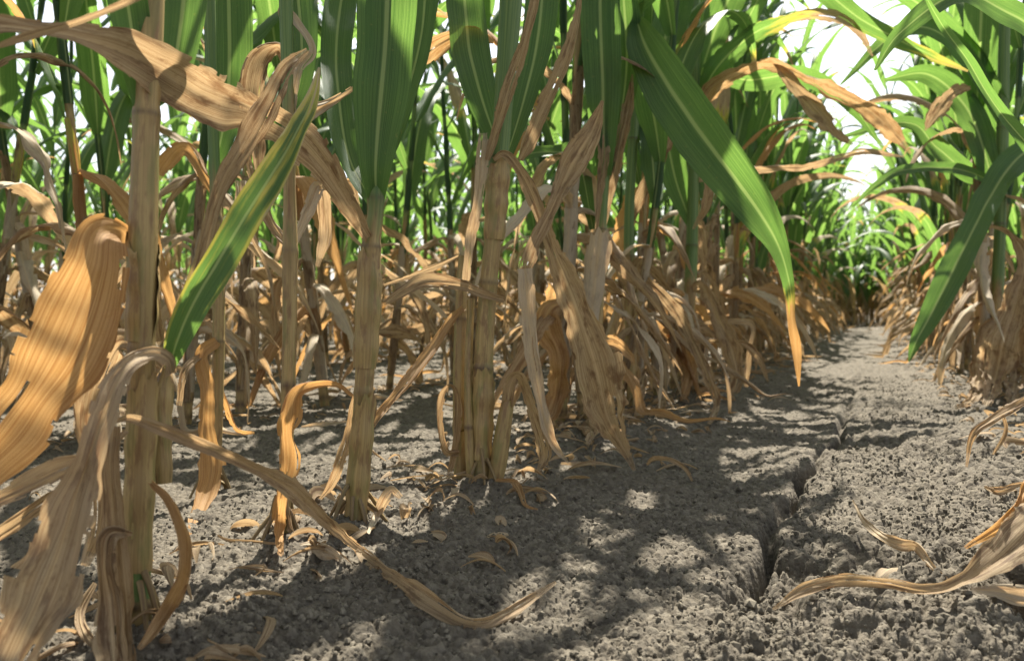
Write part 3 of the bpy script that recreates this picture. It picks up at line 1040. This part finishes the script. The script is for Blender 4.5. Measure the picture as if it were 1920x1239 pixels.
    h.blade([(712, 330, 0.02, 20), (760, 190, 0.05, 60, -30), (790, 60, 0.07, 60, -20), (800, -60, 0.1, 70), (805, -200, 0.14, 10)], (0, 0), cr=0.05, ragged=0)
    h.blade([(690, 735, 0.0, 16), (668, 745, 0.02, 22), (650, 830, 0.03, 22), (625, 900, 0.04, 24), (600, 935, 0.05, 8)], (1, 1), cr=0.4)
    h.blade([(690, 1000, 0.0, 10), (705, 965, 0.0, 20), (722, 930, 0.0, 30), (735, 915, 0.0, 32, 30), (752, 932, 0.0, 14)], (1, 1), cr=0.4, rnd=0.95)
    h.blade([(648, 400, 0.03, 10), (640, 370, 0.05, 34), (655, 345, 0.06, 40), (672, 385, 0.06, 14)], (1, 1), cr=0.5)

    # ---- cluster of three stems
    h = Hero('corn plant with three tan stems crowded together from one dark foot', 900, 918, 15)
    h.stalk([(900, 918, 38), (903, 800, 40), (906, 700, 38), (914, 560, 36), (925, 440, 34), (934, 320, 40), (944, 200, 38), (958, 0, 46)],
            [(900, 885), (905, 690), (918, 530), (934, 296)], dryline=0.42)
    h.crown(0.86, step=1.8)
    h.sheath([(901, 860, 42, 0), (905, 770, 44, 0), (907, 690, 44, 0)], 1.0, (5.2, 3.6), CAMAZ)
    h.sheath([(926, 450, 40, 0), (931, 370, 46, 0), (935, 300, 48, 0)], 1.0, (5.5, 4.8), CAMAZ + 0.6, rnd=0.0)
    h.stalk([(864, 922, 26, 0.02), (862, 800, 27, 0.02), (862, 690, 26, 0.02), (864, 590, 24, 0.03), (868, 480, 18, 0.04)], [(862, 800), (863, 600)], grow=False, name='side_stem')
    h.stalk([(926, 920, 28, -0.01), (936, 860, 34, -0.01), (946, 790, 30, -0.01), (956, 735, 22, -0.01)], [(930, 900)], grow=False, name='side_stem', tip=True)
    h.stalk([(884, 920, 16, -0.01), (880, 830, 18, -0.01), (878, 700, 16, 0.0), (884, 560, 14, 0.02)], [(881, 800)], grow=False, name='side_stem')
    h.blade([(950, 770, -0.01, 24), (958, 720, -0.02, 32), (972, 705, -0.02, 34, 40), (985, 730, 0.0, 26), (1004, 790, 0.03, 30), (1020, 850, 0.06, 30), (1010, 885, 0.05, 12)], (1, 1), cr=0.4)
    h.blade([(860, 850, 0.0, 20), (834, 845, -0.01, 22), (824, 790, -0.01, 24), (830, 740, -0.01, 20), (845, 722, -0.01, 16, 50), (858, 750, 0.0, 22), (852, 840, 0.0, 20), (840, 900, 0.0, 12)],
            (1, 1), cr=0.6, rnd=0.15)
    # leaf that crosses left to right
    h.blade([(945, 562, -0.02, 18), (900, 548, -0.03, 26), (860, 532, -0.03, 34), (800, 528, -0.03, 32, 20), (760, 545, -0.04, 24, 30), (715, 572, -0.05, 10)], (1, 1), cr=0.35, rnd=0.2)
    h.blade([(868, 576, 0.02, 18), (845, 600, 0.0, 26), (800, 670, -0.04, 26, 20), (750, 730, -0.08, 28), (700, 792, -0.12, 26), (690, 820, -0.12, 10)], (1, 1), cr=0.35)
    h.blade([(860, 480, 0.05, 8), (800, 508, 0.05, 12), (720, 535, 0.05, 6)], (0.9, 1), cr=0.3)
    h.blade([(872, 525, 0.0, 20), (882, 450, -0.01, 24), (898, 360, -0.02, 28), (903, 290, -0.02, 36), (905, 250, -0.01, 22)], (0.7, 0.8, 1), cr=0.4, rnd=0.9)
    h.blade([(914, 300, -0.02, 16), (926, 260, -0.03, 26), (950, 180, -0.05, 30), (985, 70, -0.07, 28), (1010, -30, -0.08, 20)], (1, 0.9), cr=0.35, rnd=0.2)
    h.blade([(975, 300, 0.05, 14), (990, 270, 0.05, 28), (1025, 190, 0.05, 38), (1060, 110, 0.05, 32), (1082, 30, 0.05, 16), (1090, -30, 0.05, 4)], (1, 1), cr=0.3, rnd=0.5)
    # big hanging brown leaf
    h.blade([(925, 300, -0.02, 12), (945, 288, -0.03, 16), (970, 310, -0.03, 26, 20), (1005, 380, -0.01, 30), (1030, 450, 0.0, 36), (1062, 530, 0.02, 56), (1092, 610, 0.04, 84), (1118, 690, 0.06, 98),
             (1136, 770, 0.08, 96), (1155, 815, 0.1, 50), (1175, 850, 0.1, 22), (1190, 882, 0.08, 6)], (1, 1), cr=0.26, fold=0.3, n=130, nc=19, rnd=0.22)
    h.blade([(1130, 190, 0.0, 10), (1112, 240, 0.0, 44), (1072, 310, 0.0, 58), (1030, 400, -0.02, 36), (1000, 460, -0.03, 34), (984, 508, -0.03, 26)], (1, 1), cr=0.3, rnd=0.5)
    h.blade([(984, 505, -0.04, 38), (988, 560, -0.045, 44), (996, 640, -0.05, 34, 20), (1008, 720, -0.05, 34), (1022, 790, -0.05, 30), (1040, 835, -0.04, 20), (1066, 868, -0.04, 4)],
            (1, 1), cr=0.3, rnd=1.0, label='pale bleached leaf strip hanging to the soil')
    h.blade([(930, 900, 0.0, 12), (965, 905, -0.02, 20), (985, 945, -0.04, 12), (1010, 955, -0.05, 6)], (1, 1), cr=0.5)
    h.blade([(948, 300, 0.0, 24), (985, 180, 0.04, 60, -20), (1010, 60, 0.08, 76), (1020, -70, 0.12, 70), (1020, -180, 0.15, 10)], (0, 0), cr=0.05, ragged=0)
    h.blade([(940, 290, 0.0, 24), (905, 190, 0.04, 70), (880, 90, 0.08, 90, 20), (870, -20, 0.12, 80), (865, -150, 0.15, 10)], (0, 0), cr=0.05, ragged=0)
    h.blade([(925, 80, 0.1, 10), (880, 60, 0.1, 34), (820, 85, 0.1, 44), (790, 110, 0.1, 34), (770, 120, 0.1, 6)], (1, 1), cr=0.3, rnd=0.1)

    # ---- plant with the pale husk
    h = Hero('corn plant with a pale upright husk and broad green leaf above it', 1108, 812, 16)
    h.stalk([(1108, 812, 28), (1112, 700, 28), (1118, 600, 26), (1124, 500, 26), (1128, 420, 20), (1132, 320, 26), (1138, 200, 30), (1140, 0, 34)],
            [(1112, 700), (1127, 430), (1133, 200)], dryline=0.40)
    h.crown(1.0, step=2.6)
    h.sheath([(1104, 640, 24, -0.02), (1112, 540, 40, -0.02), (1124, 432, 50, -0.02)], 1.0, (4.8, 3.6), CAMAZ, rnd=1.0)
    h.blade([(1134, 330, -0.02, 30), (1132, 250, -0.04, 62), (1130, 150, -0.06, 86), (1126, 50, -0.07, 92), (1124, -60, -0.06, 90), (1120, -180, 0.0, 70), (1110, -280, 0.1, 8)], (0, 0), cr=0.04, fold=0.35, ragged=0)
    h.blade([(1140, 320, 0.0, 20), (1162, 230, 0.02, 40), (1175, 120, 0.04, 66), (1170, 10, 0.06, 66), (1160, -90, 0.08, 10)], (0, 0), cr=0.05, ragged=0)
    h.blade([(1132, 430, 0.0, 10), (1148, 340, 0.0, 26), (1168, 250, 0.0, 34), (1182, 180, 0.0, 20), (1186, 140, 0.0, 4)], (0.9, 1), cr=0.4, rnd=0.3)
    h.blade([(1118, 430, -0.02, 10), (1128, 330, -0.03, 22), (1132, 230, -0.04, 34), (1138, 150, -0.05, 8)], (1, 0.6), cr=0.4, rnd=0.5)
    h.blade([(1100, 600, -0.03, 14), (1050, 570, -0.05, 30), (1025, 600, -0.05, 60), (1050, 680, -0.03, 60), (1040, 760, 0.0, 50), (1005, 830, 0.0, 20)], (1, 1), cr=0.4, rnd=0.1)
    h.blade([(1098, 790, -0.02, 60), (1110, 810, -0.04, 50), (1100, 835, -0.05, 14)], (1, 1), cr=0.6, rnd=0.5)
    h.blade([(1095, 650, -0.05, 20), (1145, 640, -0.07, 30), (1180, 665, -0.08, 20), (1188, 685, -0.08, 6)], (1, 1), cr=0.4, rnd=0.1)
    h.blade([(1112, 430, 0.03, 16), (1085, 300, 0.05, 44), (1050, 285, 0.05, 40, 40), (1000, 288, 0.05, 28, 30), (970, 300, 0.06, 6)], (0, 0.1), cr=0.06, ragged=0)

    # ---- plant with the big green blade
    h = Hero('corn plant whose broad green blade hangs to the right with a browned tip', 1186, 772, 17)
    h.stalk([(1186, 772, 22), (1183, 650, 22), (1180, 540, 22), (1180, 400, 20), (1186, 280, 20), (1192, 150, 22), (1196, 0, 24)], [(1183, 640), (1180, 480), (1187, 260)], dryline=0.38)
    h.crown(1.2, step=2.0)
    h.blade([(1194, 40, -0.31, 30), (1212, 90, -0.38, 86), (1256, 165, -0.45, 118, 8), (1314, 250, -0.50, 126, 10), (1378, 335, -0.53, 112, 8), (1428, 405, -0.56, 86, 5), (1460, 462, -0.57, 50, 5),
             (1478, 520, -0.58, 32, 20), (1486, 590, -0.58, 26, 40), (1494, 660, -0.58, 22), (1498, 724, -0.58, 4)],
            (-0.4,) * 8 + (0.3, 1, 1), cr=0.05, fold=0.42, ruffle=0.12, ragged=0, n=140, nc=21, label='broad green blade with dry tip')
    h.blade([(1196, -20, -0.2, 40), (1194, 20, -0.28, 30), (1194, 44, -0.31, 28)], (0, 0), cr=0.04, ragged=0)
    h.blade([(1192, 520, 0.0, 10), (1215, 525, -0.04, 22), (1262, 575, -0.08, 28), (1295, 635, -0.1, 36), (1325, 700, -0.12, 26), (1342, 755, -0.12, 22), (1330, 795, -0.1, 10)], (1, 1), cr=0.4, rnd=0.5)
    h.blade([(1190, 780, 0, 10), (1210, 700, 0.0, 34), (1225, 690, 0.0, 30, 40), (1238, 730, 0.0, 24), (1240, 775, 0, 8)], (1, 1), cr=0.5)
    h.blade([(1182, 420, 0.02, 14), (1215, 340, 0.03, 40), (1250, 260, 0.05, 36), (1290, 240, 0.05, 30, 40), (1330, 300, 0.05, 34), (1325, 380, 0.06, 24), (1300, 430, 0.07, 8)], (0.9, 1), cr=0.4)
    h.blade([(1186, 270, 0.02, 20), (1215, 200, 0.04, 60), (1250, 60, 0.08, 84, 20), (1275, -60, 0.12, 80), (1300, -160, 0.2, 10)], (0, 0), cr=0.05, ragged=0)

    # ---- fuller plant with brown skirts
    h = Hero('corn plant wrapped in drooping brown leaves, right end of the near row', 1285, 745, 18)
    h.stalk([(1285, 745, 22), (1290, 620, 22), (1296, 500, 24), (1300, 350, 22), (1302, 150, 24), (1300, 0, 26)], [(1290, 640), (1298, 460), (1301, 270)], dryline=0.32)
    h.crown(1.35)
    h.blade([(1292, 545, 0.0, 16), (1318, 535, -0.05, 28, 30), (1345, 590, -0.08, 44), (1370, 650, -0.1, 46), (1382, 710, -0.1, 36), (1368, 745, -0.1, 12)], (1, 1), cr=0.4, rnd=0.35)
    h.blade([(1288, 560, 0.0, 16), (1262, 560, -0.05, 40), (1270, 620, -0.08, 50), (1290, 690, -0.1, 44), (1280, 750, -0.12, 16)], (1, 1), cr=0.4, rnd=0.1)
    h.blade([(1290, 610, 0.0, 10), (1380, 602, -0.05, 14), (1412, 612, -0.05, 14), (1405, 660, -0.05, 16), (1398, 725, -0.05, 12)], (1, 1), cr=0.4, rnd=0.5)
    h.blade([(1300, 640, 0.0, 12), (1380, 640, -0.06, 16), (1420, 668, -0.08, 24), (1440, 715, -0.1, 6)], (1, 1), cr=0.5, rnd=0.2)
    h.blade([(1300, 430, 0.0, 20), (1265, 330, 0.02, 60), (1240, 200, 0.04, 60), (1215, 120, 0.06, 10)], (0, 0), cr=0.05, ragged=0)
    # brown arch against the sky
    h.blade([(1300, 260, 0.0, 20), (1330, 175, -0.05, 34), (1380, 138, -0.08, 36, 30), (1440, 118, -0.1, 30, 40), (1505, 140, -0.12, 26, 40), (1560, 170, -0.14, 40, 20), (1620, 200, -0.16, 46), (1668, 240, -0.18, 40), (1708, 288, -0.2, 6)],
            (0.9, 1, 1), cr=0.35, rnd=0.12)
    h.blade([(1452, 116, -0.1, 10), (1490, 160, -0.12, 36), (1530, 205, -0.12, 40), (1570, 250, -0.13, 24), (1600, 272, -0.13, 5)], (1, 1), cr=0.35, rnd=0.55)
    h.blade([(1302, 200, 0.0, 20), (1350, 120, -0.05, 50), (1420, 60, -0.08, 44, 30), (1500, 28, -0.1, 34, 40), (1570, 32, -0.12, 24), (1612, 62, -0.12, 18), (1636, 106, -0.12, 4)],
            (0, 0.1, 0.6, 1), cr=0.2)
    h.blade([(1302, 180, 0.0, 20), (1340, 60, 0.0, 66), (1385, -40, 0.0, 70), (1430, -130, 0.02, 20)], (0, 0), cr=0.05, ragged=0)

    h.blade([(1302, -20, 0.0, 20), (1400, -60, -0.05, 44), (1520, -30, -0.1, 50, 20), (1620, 40, -0.14, 44, 20), (1720, 92, -0.18, 30, 30), (1815, 134, -0.2, 4)],
            (0, 0, 0.2, 0.5), cr=0.06, ragged=0)
    h.blade([(1301, 340, 0.0, 14), (1400, 318, -0.05, 22, 30), (1520, 312, -0.1, 18, 30), (1610, 286, -0.12, 16), (1695, 294, -0.14, 4)], (1, 1), cr=0.4, rnd=0.5)
    h.blade([(1302, 120, 0.05, 20), (1400, 150, 0.0, 50, 20), (1500, 140, -0.04, 50, 30), (1590, 190, -0.08, 36, 30), (1650, 270, -0.1, 5)], (0, 0, 0.1), cr=0.06, ragged=0)
    # ---- right hand row, first in view
    h = Hero('corn plant by the right edge with a dry arched leaf above its brown skirt', 1862, 742, 19)
    h.stalk([(1862, 742, 24), (1868, 600, 24), (1874, 450, 22), (1880, 250, 22), (1884, 0, 22)], [(1868, 620), (1875, 420), (1880, 240)], dryline=0.3)
    h.crown(1.45)
    h.blade([(1800, 452, -0.1, 8), (1822, 432, -0.12, 26), (1860, 424, -0.14, 16, 30), (1900, 442, -0.16, 20, 30), (1922, 490, -0.2, 40), (1905, 560, -0.22, 60), (1880, 640, -0.24, 80), (1868, 700, -0.24, 70), (1850, 760, -0.22, 20)],
            (0.8, 1, 1), cr=0.4, rnd=0.35, n=110)
    h.blade([(1872, 600, -0.02, 20), (1850, 620, -0.04, 50), (1838, 690, -0.06, 60), (1825, 745, -0.08, 30), (1790, 765, -0.08, 8)], (1, 1), cr=0.5, rnd=0.15)
    h.blade([(1872, 600, 0.02, 20), (1900, 600, 0.0, 60), (1905, 690, -0.02, 60), (1895, 760, -0.05, 20)], (1, 1), cr=0.5, rnd=0.4)
    h.blade([(1960, 260, -0.1, 30), (1905, 300, -0.14, 66), (1862, 360, -0.18, 66, 20), (1825, 430, -0.22, 60), (1785, 510, -0.26, 66), (1745, 590, -0.3, 52), (1718, 640, -0.32, 30), (1704, 678, -0.33, 4)],
            (0, 0), cr=0.06, fold=0.4, ragged=0, n=110, label='dark green blade hanging down to the left')
    h.blade([(1876, 430, 0, 20), (1850, 300, 0.0, 50), (1810, 200, 0.02, 60, 20), (1740, 140, 0.05, 44), (1660, 150, 0.08, 8)], (0, 0), cr=0.05, ragged=0)
    h.blade([(1820, 165, -0.1, 8), (1790, 172, -0.1, 30), (1755, 210, -0.1, 34), (1735, 245, -0.1, 5)], (1, 1), cr=0.3, rnd=0.3)

    h.blade([(1878, 350, 0.0, 12), (1800, 318, -0.05, 26, 20), (1700, 318, -0.1, 24, 30), (1645, 345, -0.12, 16), (1598, 388, -0.12, 4)], (0, 0.1), cr=0.06, ragged=0)
    h.blade([(1882, 240, 0.0, 14), (1820, 120, -0.05, 40, 20), (1745, 55, -0.1, 44, 30), (1670, 70, -0.12, 34, 20), (1575, 160, -0.14, 4)], (0, 0), cr=0.06, ragged=0)
    h.blade([(1880, 300, 0.1, 14), (1830, 330, 0.05, 40), (1760, 280, 0.05, 44, 20), (1700, 230, 0.05, 30, 20), (1560, 262, 0.02, 4)], (0, 0), cr=0.06, ragged=0)
    # ---- the plant just outside the right edge; its leaves reach into the picture
    h = Hero('corn plant standing just beyond the right edge, leaves reaching over the furrow', 2080, 905, 20)
    h.stalk([(2080, 905, 34), (2084, 600, 34), (2090, 300, 32), (2094, 0, 32)], [(2084, 700), (2088, 450), (2092, 200)], dryline=0.3)
    h.crown(1.0)
    h.blade([(2088, 420, 0.0, 20), (2020, 380, -0.1, 44), (1960, 310, -0.16, 44), (1880, 215, -0.22, 34, 30), (1810, 110, -0.28, 26, 30), (1762, 40, -0.32, 20), (1728, -20, -0.34, 5)],
            (0, 0), cr=0.05, fold=0.5, ragged=0)
    h.blade([(2084, 660, 0.0, 20), (2010, 700, -0.05, 30), (1930, 745, -0.1, 26), (1865, 785, -0.13, 24, 30), (1825, 815, -0.14, 20), (1812, 875, -0.14, 6)], (1, 1), cr=0.5, rnd=0.15)
    h.blade([(1880, 776, -0.12, 8), (1885, 810, -0.12, 16), (1862, 852, -0.12, 6)], (1, 1), cr=0.5, rnd=0.2)
    h.blade([(2092, 200, 0.0, 20), (2000, 100, 0.0, 60), (1900, 30, -0.05, 66, 30), (1800, -10, -0.1, 60, 30), (1690, 60, -0.12, 36), (1640, 132, -0.12, 5)], (0, 0), cr=0.05, ragged=0)


hero_plants()


# ---------------------------------------------------------------- fallen leaves
def fallen(label, pts, rnd, **kw):
    """a loose dry leaf lying on the soil; pts (px, py, height above soil, width_px[, twist])"""
    h = Hero.__new__(Hero)
    h.rng = np.random.default_rng(int(sum(p[0] for p in pts)))
    h.d = 0
    b = gpt(pts[len(pts) // 2][0], pts[len(pts) // 2][1])
    h.b = b
    h.root = None
    q = [(p[0], p[1], gdepth(p[0], p[1], p[2]), *p[3:]) for p in pts]
    o = h.blade(q, (1, 1), absd=True, rnd=rnd, name='fallen_leaf', **kw)
    o.location = tuple(b)
    tag(o, label, 'fallen leaf')
    return o


def fallen_leaves():
    fallen('broad tan fallen leaf reaching in from the right edge across the loose soil',
           [(2010, 900, 0.07, 70), (1930, 985, 0.055, 84), (1870, 1045, 0.035, 66, 10), (1810, 1086, 0.02, 38, 20), (1740, 1106, 0.012, 34, 20),
            (1660, 1092, 0.014, 30, -10), (1580, 1088, 0.014, 30), (1510, 1104, 0.012, 30), (1452, 1140, 0.008, 6)], 0.3, cr=0.3, n=120)
    fallen('twisted orange fallen leaf leaning against the broad one in the right corner',
           [(1990, 860, 0.08, 40), (1935, 925, 0.06, 60), (1890, 975, 0.04, 40), (1810, 1026, 0.012, 8)], 0.02, cr=0.4)
    fallen('cream white fallen leaf flat under the broad one at the right edge',
           [(2010, 1110, 0.012, 40), (1930, 1118, 0.012, 44), (1880, 1110, 0.012, 34), (1820, 1104, 0.01, 10)], 1.0, cr=0.35)
    fallen('curled bleached leaf with an upturned point on the clods right of the crack',
           [(1600, 940, 0.03, 4), (1622, 978, 0.022, 18), (1655, 1006, 0.02, 30), (1690, 1020, 0.022, 44), (1720, 1022, 0.022, 34, 30), (1745, 1058, 0.012, 18), (1778, 1086, 0.006, 6)], 0.85, cr=0.5)
    fallen('small brown leaf scrap on the clods under the right hand leaves',
           [(1845, 912, 0.01, 6), (1870, 920, 0.012, 24), (1905, 912, 0.012, 20), (1925, 905, 0.01, 6)], 0.2, cr=0.5)
    fallen('thin brown leaf hooped over the shaded soil left of the crack',
           [(1212, 872, 0.004, 6), (1226, 860, 0.022, 12), (1256, 862, 0.035, 14), (1284, 878, 0.022, 12), (1298, 902, 0.004, 5)], 0.3, cr=0.4)
    fallen('crumpled pale leaf lying at the foot of the bare tan stalk',
           [(560, 1020, 0.008, 8), (585, 1018, 0.02, 30), (612, 1034, 0.02, 36, 20), (640, 1050, 0.01, 18)], 0.95, cr=0.7)
    fallen('pale straight leaf strip lying on the soil between the two tan stalks',
           [(405, 1002, 0.006, 5), (430, 1012, 0.008, 9), (480, 1015, 0.008, 8), (525, 1020, 0.006, 5)], 0.5, cr=0.4)
    fallen('brown leaf strip lying flat in the sun behind the wrapped stalk',
           [(565, 800, 0.006, 5), (600, 795, 0.01, 12), (650, 790, 0.006, 4)], 0.9, cr=0.4)
    fallen('white curled leaf fragment on the bare soil behind the left stalks',
           [(470, 665, 0.01, 6), (490, 660, 0.03, 18), (510, 668, 0.02, 10)], 1.0, cr=0.5)
    fallen('tan leaf strip on the soil beside the pale hanging strip',
           [(1052, 868, 0.004, 5), (1085, 869, 0.008, 9), (1112, 866, 0.004, 4)], 0.8, cr=0.4)


fallen_leaves()


def litter():
    """small scraps of dead leaf drifted along the rows: past counting"""
    rng = np.random.default_rng(99)
    mb = MB()
    for k in range(3000):
        row = rng.choice([ROWS_L[0], ROWS_L[0], ROWS_L[1], ROWS_L[2], ROWS_R[0], ROWS_L[3]])
        x = row + rng.normal(0, 0.09)
        y = 0.35 + 7 * rng.random() ** 1.4
        if row == ROWS_L[0] and y < 0.9 and rng.random() < 0.4:
            continue
        L = rng.uniform(0.012, 0.07)
        a = rng.uniform(0, 6.28)
        n = 10
        s = np.linspace(0, 1, n)
        z0 = gh(x, y)
        P = np.stack([x + np.cos(a + s * rng.normal(0, 1)) * s * L, y + np.sin(a + s * rng.normal(0, 1)) * s * L,
                      z0 + 0.003 + rng.uniform(0.001, 0.013) * np.sin(s * math.pi) + 0.0 * s], 1)
        W = rng.uniform(0.005, 0.018) * np.sin(np.clip(s * 0.9 + 0.08, 0, 1) * math.pi) + 0.001
        N = np.tile([rng.normal(0, 0.5), rng.normal(0, 0.5), 1.0], (n, 1))
        ribbon(mb, P, W, N, s * L, rng, np.ones(n), 0.7, 0.3, rng.uniform(-2, 2), 0.3, 5, rnd=rng.uniform(0.2, 0.75))
    o = mb.build('leaf_litter')
    tag(o, 'scraps of dead brown leaf scattered along the feet of the corn rows', kind='stuff')


litter()


# ---------------------------------------------------------------- the rows of corn
def rows():
    rng = np.random.default_rng(2024)
    near = [make_plant(100 + i, 0, rng.uniform(1.4, 1.85), dryline=0.36 + 0.08 * (i % 4)) for i in range(10)]
    far = [make_plant(200 + i, 1, rng.uniform(1.4, 1.85), dryline=0.34 + 0.07 * (i % 4)) for i in range(8)]
    used = set()
    count = 0
    spots = []

    def row(x, y0, y1, sp, label, group, side):
        y = y0
        while y < y1:
            spots.append((x + rng.normal(0, 0.025), y + rng.normal(0, 0.025), label, group))
            y += sp * rng.uniform(0.75, 1.35)
    row(ROWS_L[0] - 0.04, 1.75, 11.5, 0.165, 'corn plant farther down the near row, brown leaves below and green above', 'corn plants farther down the near row', 'L')
    row(ROWS_L[1], 0.55, 8.0, 0.19, 'corn plant in the second row from the furrow, behind the near stalks', 'corn plants of the second row left of the furrow', 'L')
    row(ROWS_L[2], 0.9, 8.0, 0.23, 'corn plant in the third row from the furrow, dead leaves at its foot', 'corn plants of the third row left of the furrow', 'L')
    row(ROWS_L[3], 1.2, 7.0, 0.26, 'corn plant in the fourth row from the furrow, green above the brown band', 'corn plants of the fourth row left of the furrow', 'L')
    row(ROWS_R[0], 2.85, 11.5, 0.20, 'corn plant in the row on the right side of the furrow', 'corn plants of the row right of the furrow', 'R')
    row(ROWS_R[1], 3.2, 9.5, 0.26, 'corn plant in the second row on the right of the furrow', 'corn plants of the second row right of the furrow', 'R')
    for x, y, label, group in spots:
        d = math.hypot(x, y)
        pool = near if d < 4.2 else far
        i = int(rng.integers(len(pool)))
        src = pool[i]
        if id(src) in used:
            o = copy_plant(src)
        else:
            o = src
            used.add(id(src))
        o.location = (x, y, gh(x, y))
        o.rotation_euler = (rng.normal(0, 0.05), rng.normal(0, 0.05), rng.integers(2) * math.pi + rng.normal(0, 0.3 if x > -0.9 else 0.9))
        s = rng.uniform(0.9, 1.08)
        o.scale = (s, s, s)
        tag(o, label, 'corn plant', group)
        count += 1
    for p in near + far:
        if id(p) not in used:
            for c in list(p.children):
                bpy.data.objects.remove(c)
            bpy.data.objects.remove(p)
    print('row plants', count)


rows()


def far_field():
    """the rest of the field beyond the plants one can tell apart: one mass"""
    rng = np.random.default_rng(77)
    mb = MB()
    P = []
    for x in ROWS_L[:2] + ROWS_R[:2]:
        P += [(x, y) for y in np.arange(11.7 if x in (ROWS_L[0], ROWS_R[0]) else (8.2 if x < 0 else 9.7), 26, 0.34)]
    for x in ROWS_L[2:4] + ROWS_R[2:4]:
        P += [(x, y) for y in np.arange((8.2 if x == ROWS_L[2] else 7.2) if x < 0 else 4.5, 20, 0.4)]
    for x in ROWS_L[4:9]:
        P += [(x, y) for y in np.arange(1.0, 14, 0.32)]
    for x in ROWS_L[9:]:
        P += [(x, y) for y in np.arange(3.0, 14, 0.4)]
    for x in ROWS_R[4:]:
        P += [(x, y) for y in np.arange(6, 20, 0.6)]
    P += [(x, y) for y in (13.5, 14.3, 15.2, 16.2, 17.4, 19) for x in np.arange(-2.4, 3.4, 0.22)]
    short = {}
    for k in range(70):
        q = (rng.uniform(-0.75, 0.55), rng.uniform(12.2, 17.0))
        short[q] = rng.uniform(0.8, 1.25)
        P.append(q)
    for x, y in P:
        H = short.get((x, y)) or (rng.uniform(1.25, 1.6) if x < ROWS_L[3] - 0.3 else rng.uniform(1.4, 1.7))
        base = np.array([x + rng.normal(0, 0.03), y + rng.normal(0, 0.08), 0.0])
        f0 = stem_path(H, rng)
        fz = lambda z, f0=f0, base=base: f0(z) + base
        nodes, specs = plant_specs(rng, H, 0.45 if (x, y) not in short else 0.15)
        build_stem(mb, fz, H, 0.011, [], rng, seg=0.25, ns=4)
        for z, az, kind in specs:
            L = 0.7 if kind != 'dry' else 0.4
            c = fz(np.array([z + 0.1]))[0]
            Pb, S = blade_path(c, az, L * rng.uniform(0.8, 1.2), 0.35, 2.9 if kind == 'dry' else rng.uniform(1.7, 2.8), 0.4 if kind == 'dry' else 1.7, 9, rng, 0.3)
            s = S / S[-1]
            W = (0.035 if kind == 'dry' else 0.07) * np.clip(s * 5 + 0.3, 0, 1) * np.clip((1 - s) ** 0.7 * 1.3, 0.04, 1)
            side = np.array([-math.sin(az), math.cos(az), 0])
            T = norm(np.gradient(Pb, axis=0))
            ribbon(mb, Pb, W, np.cross(side[None], T), S, rng, np.full(9, 1.0 if kind == 'dry' else (0.6 if kind == 'half' else 0.0)), 0.2, 0.3, 0.0, 0.2, 3)
    o = mb.build('distant_corn')
    tag(o, 'the far mass of green corn closing the field behind the rows', kind='stuff')


far_field()
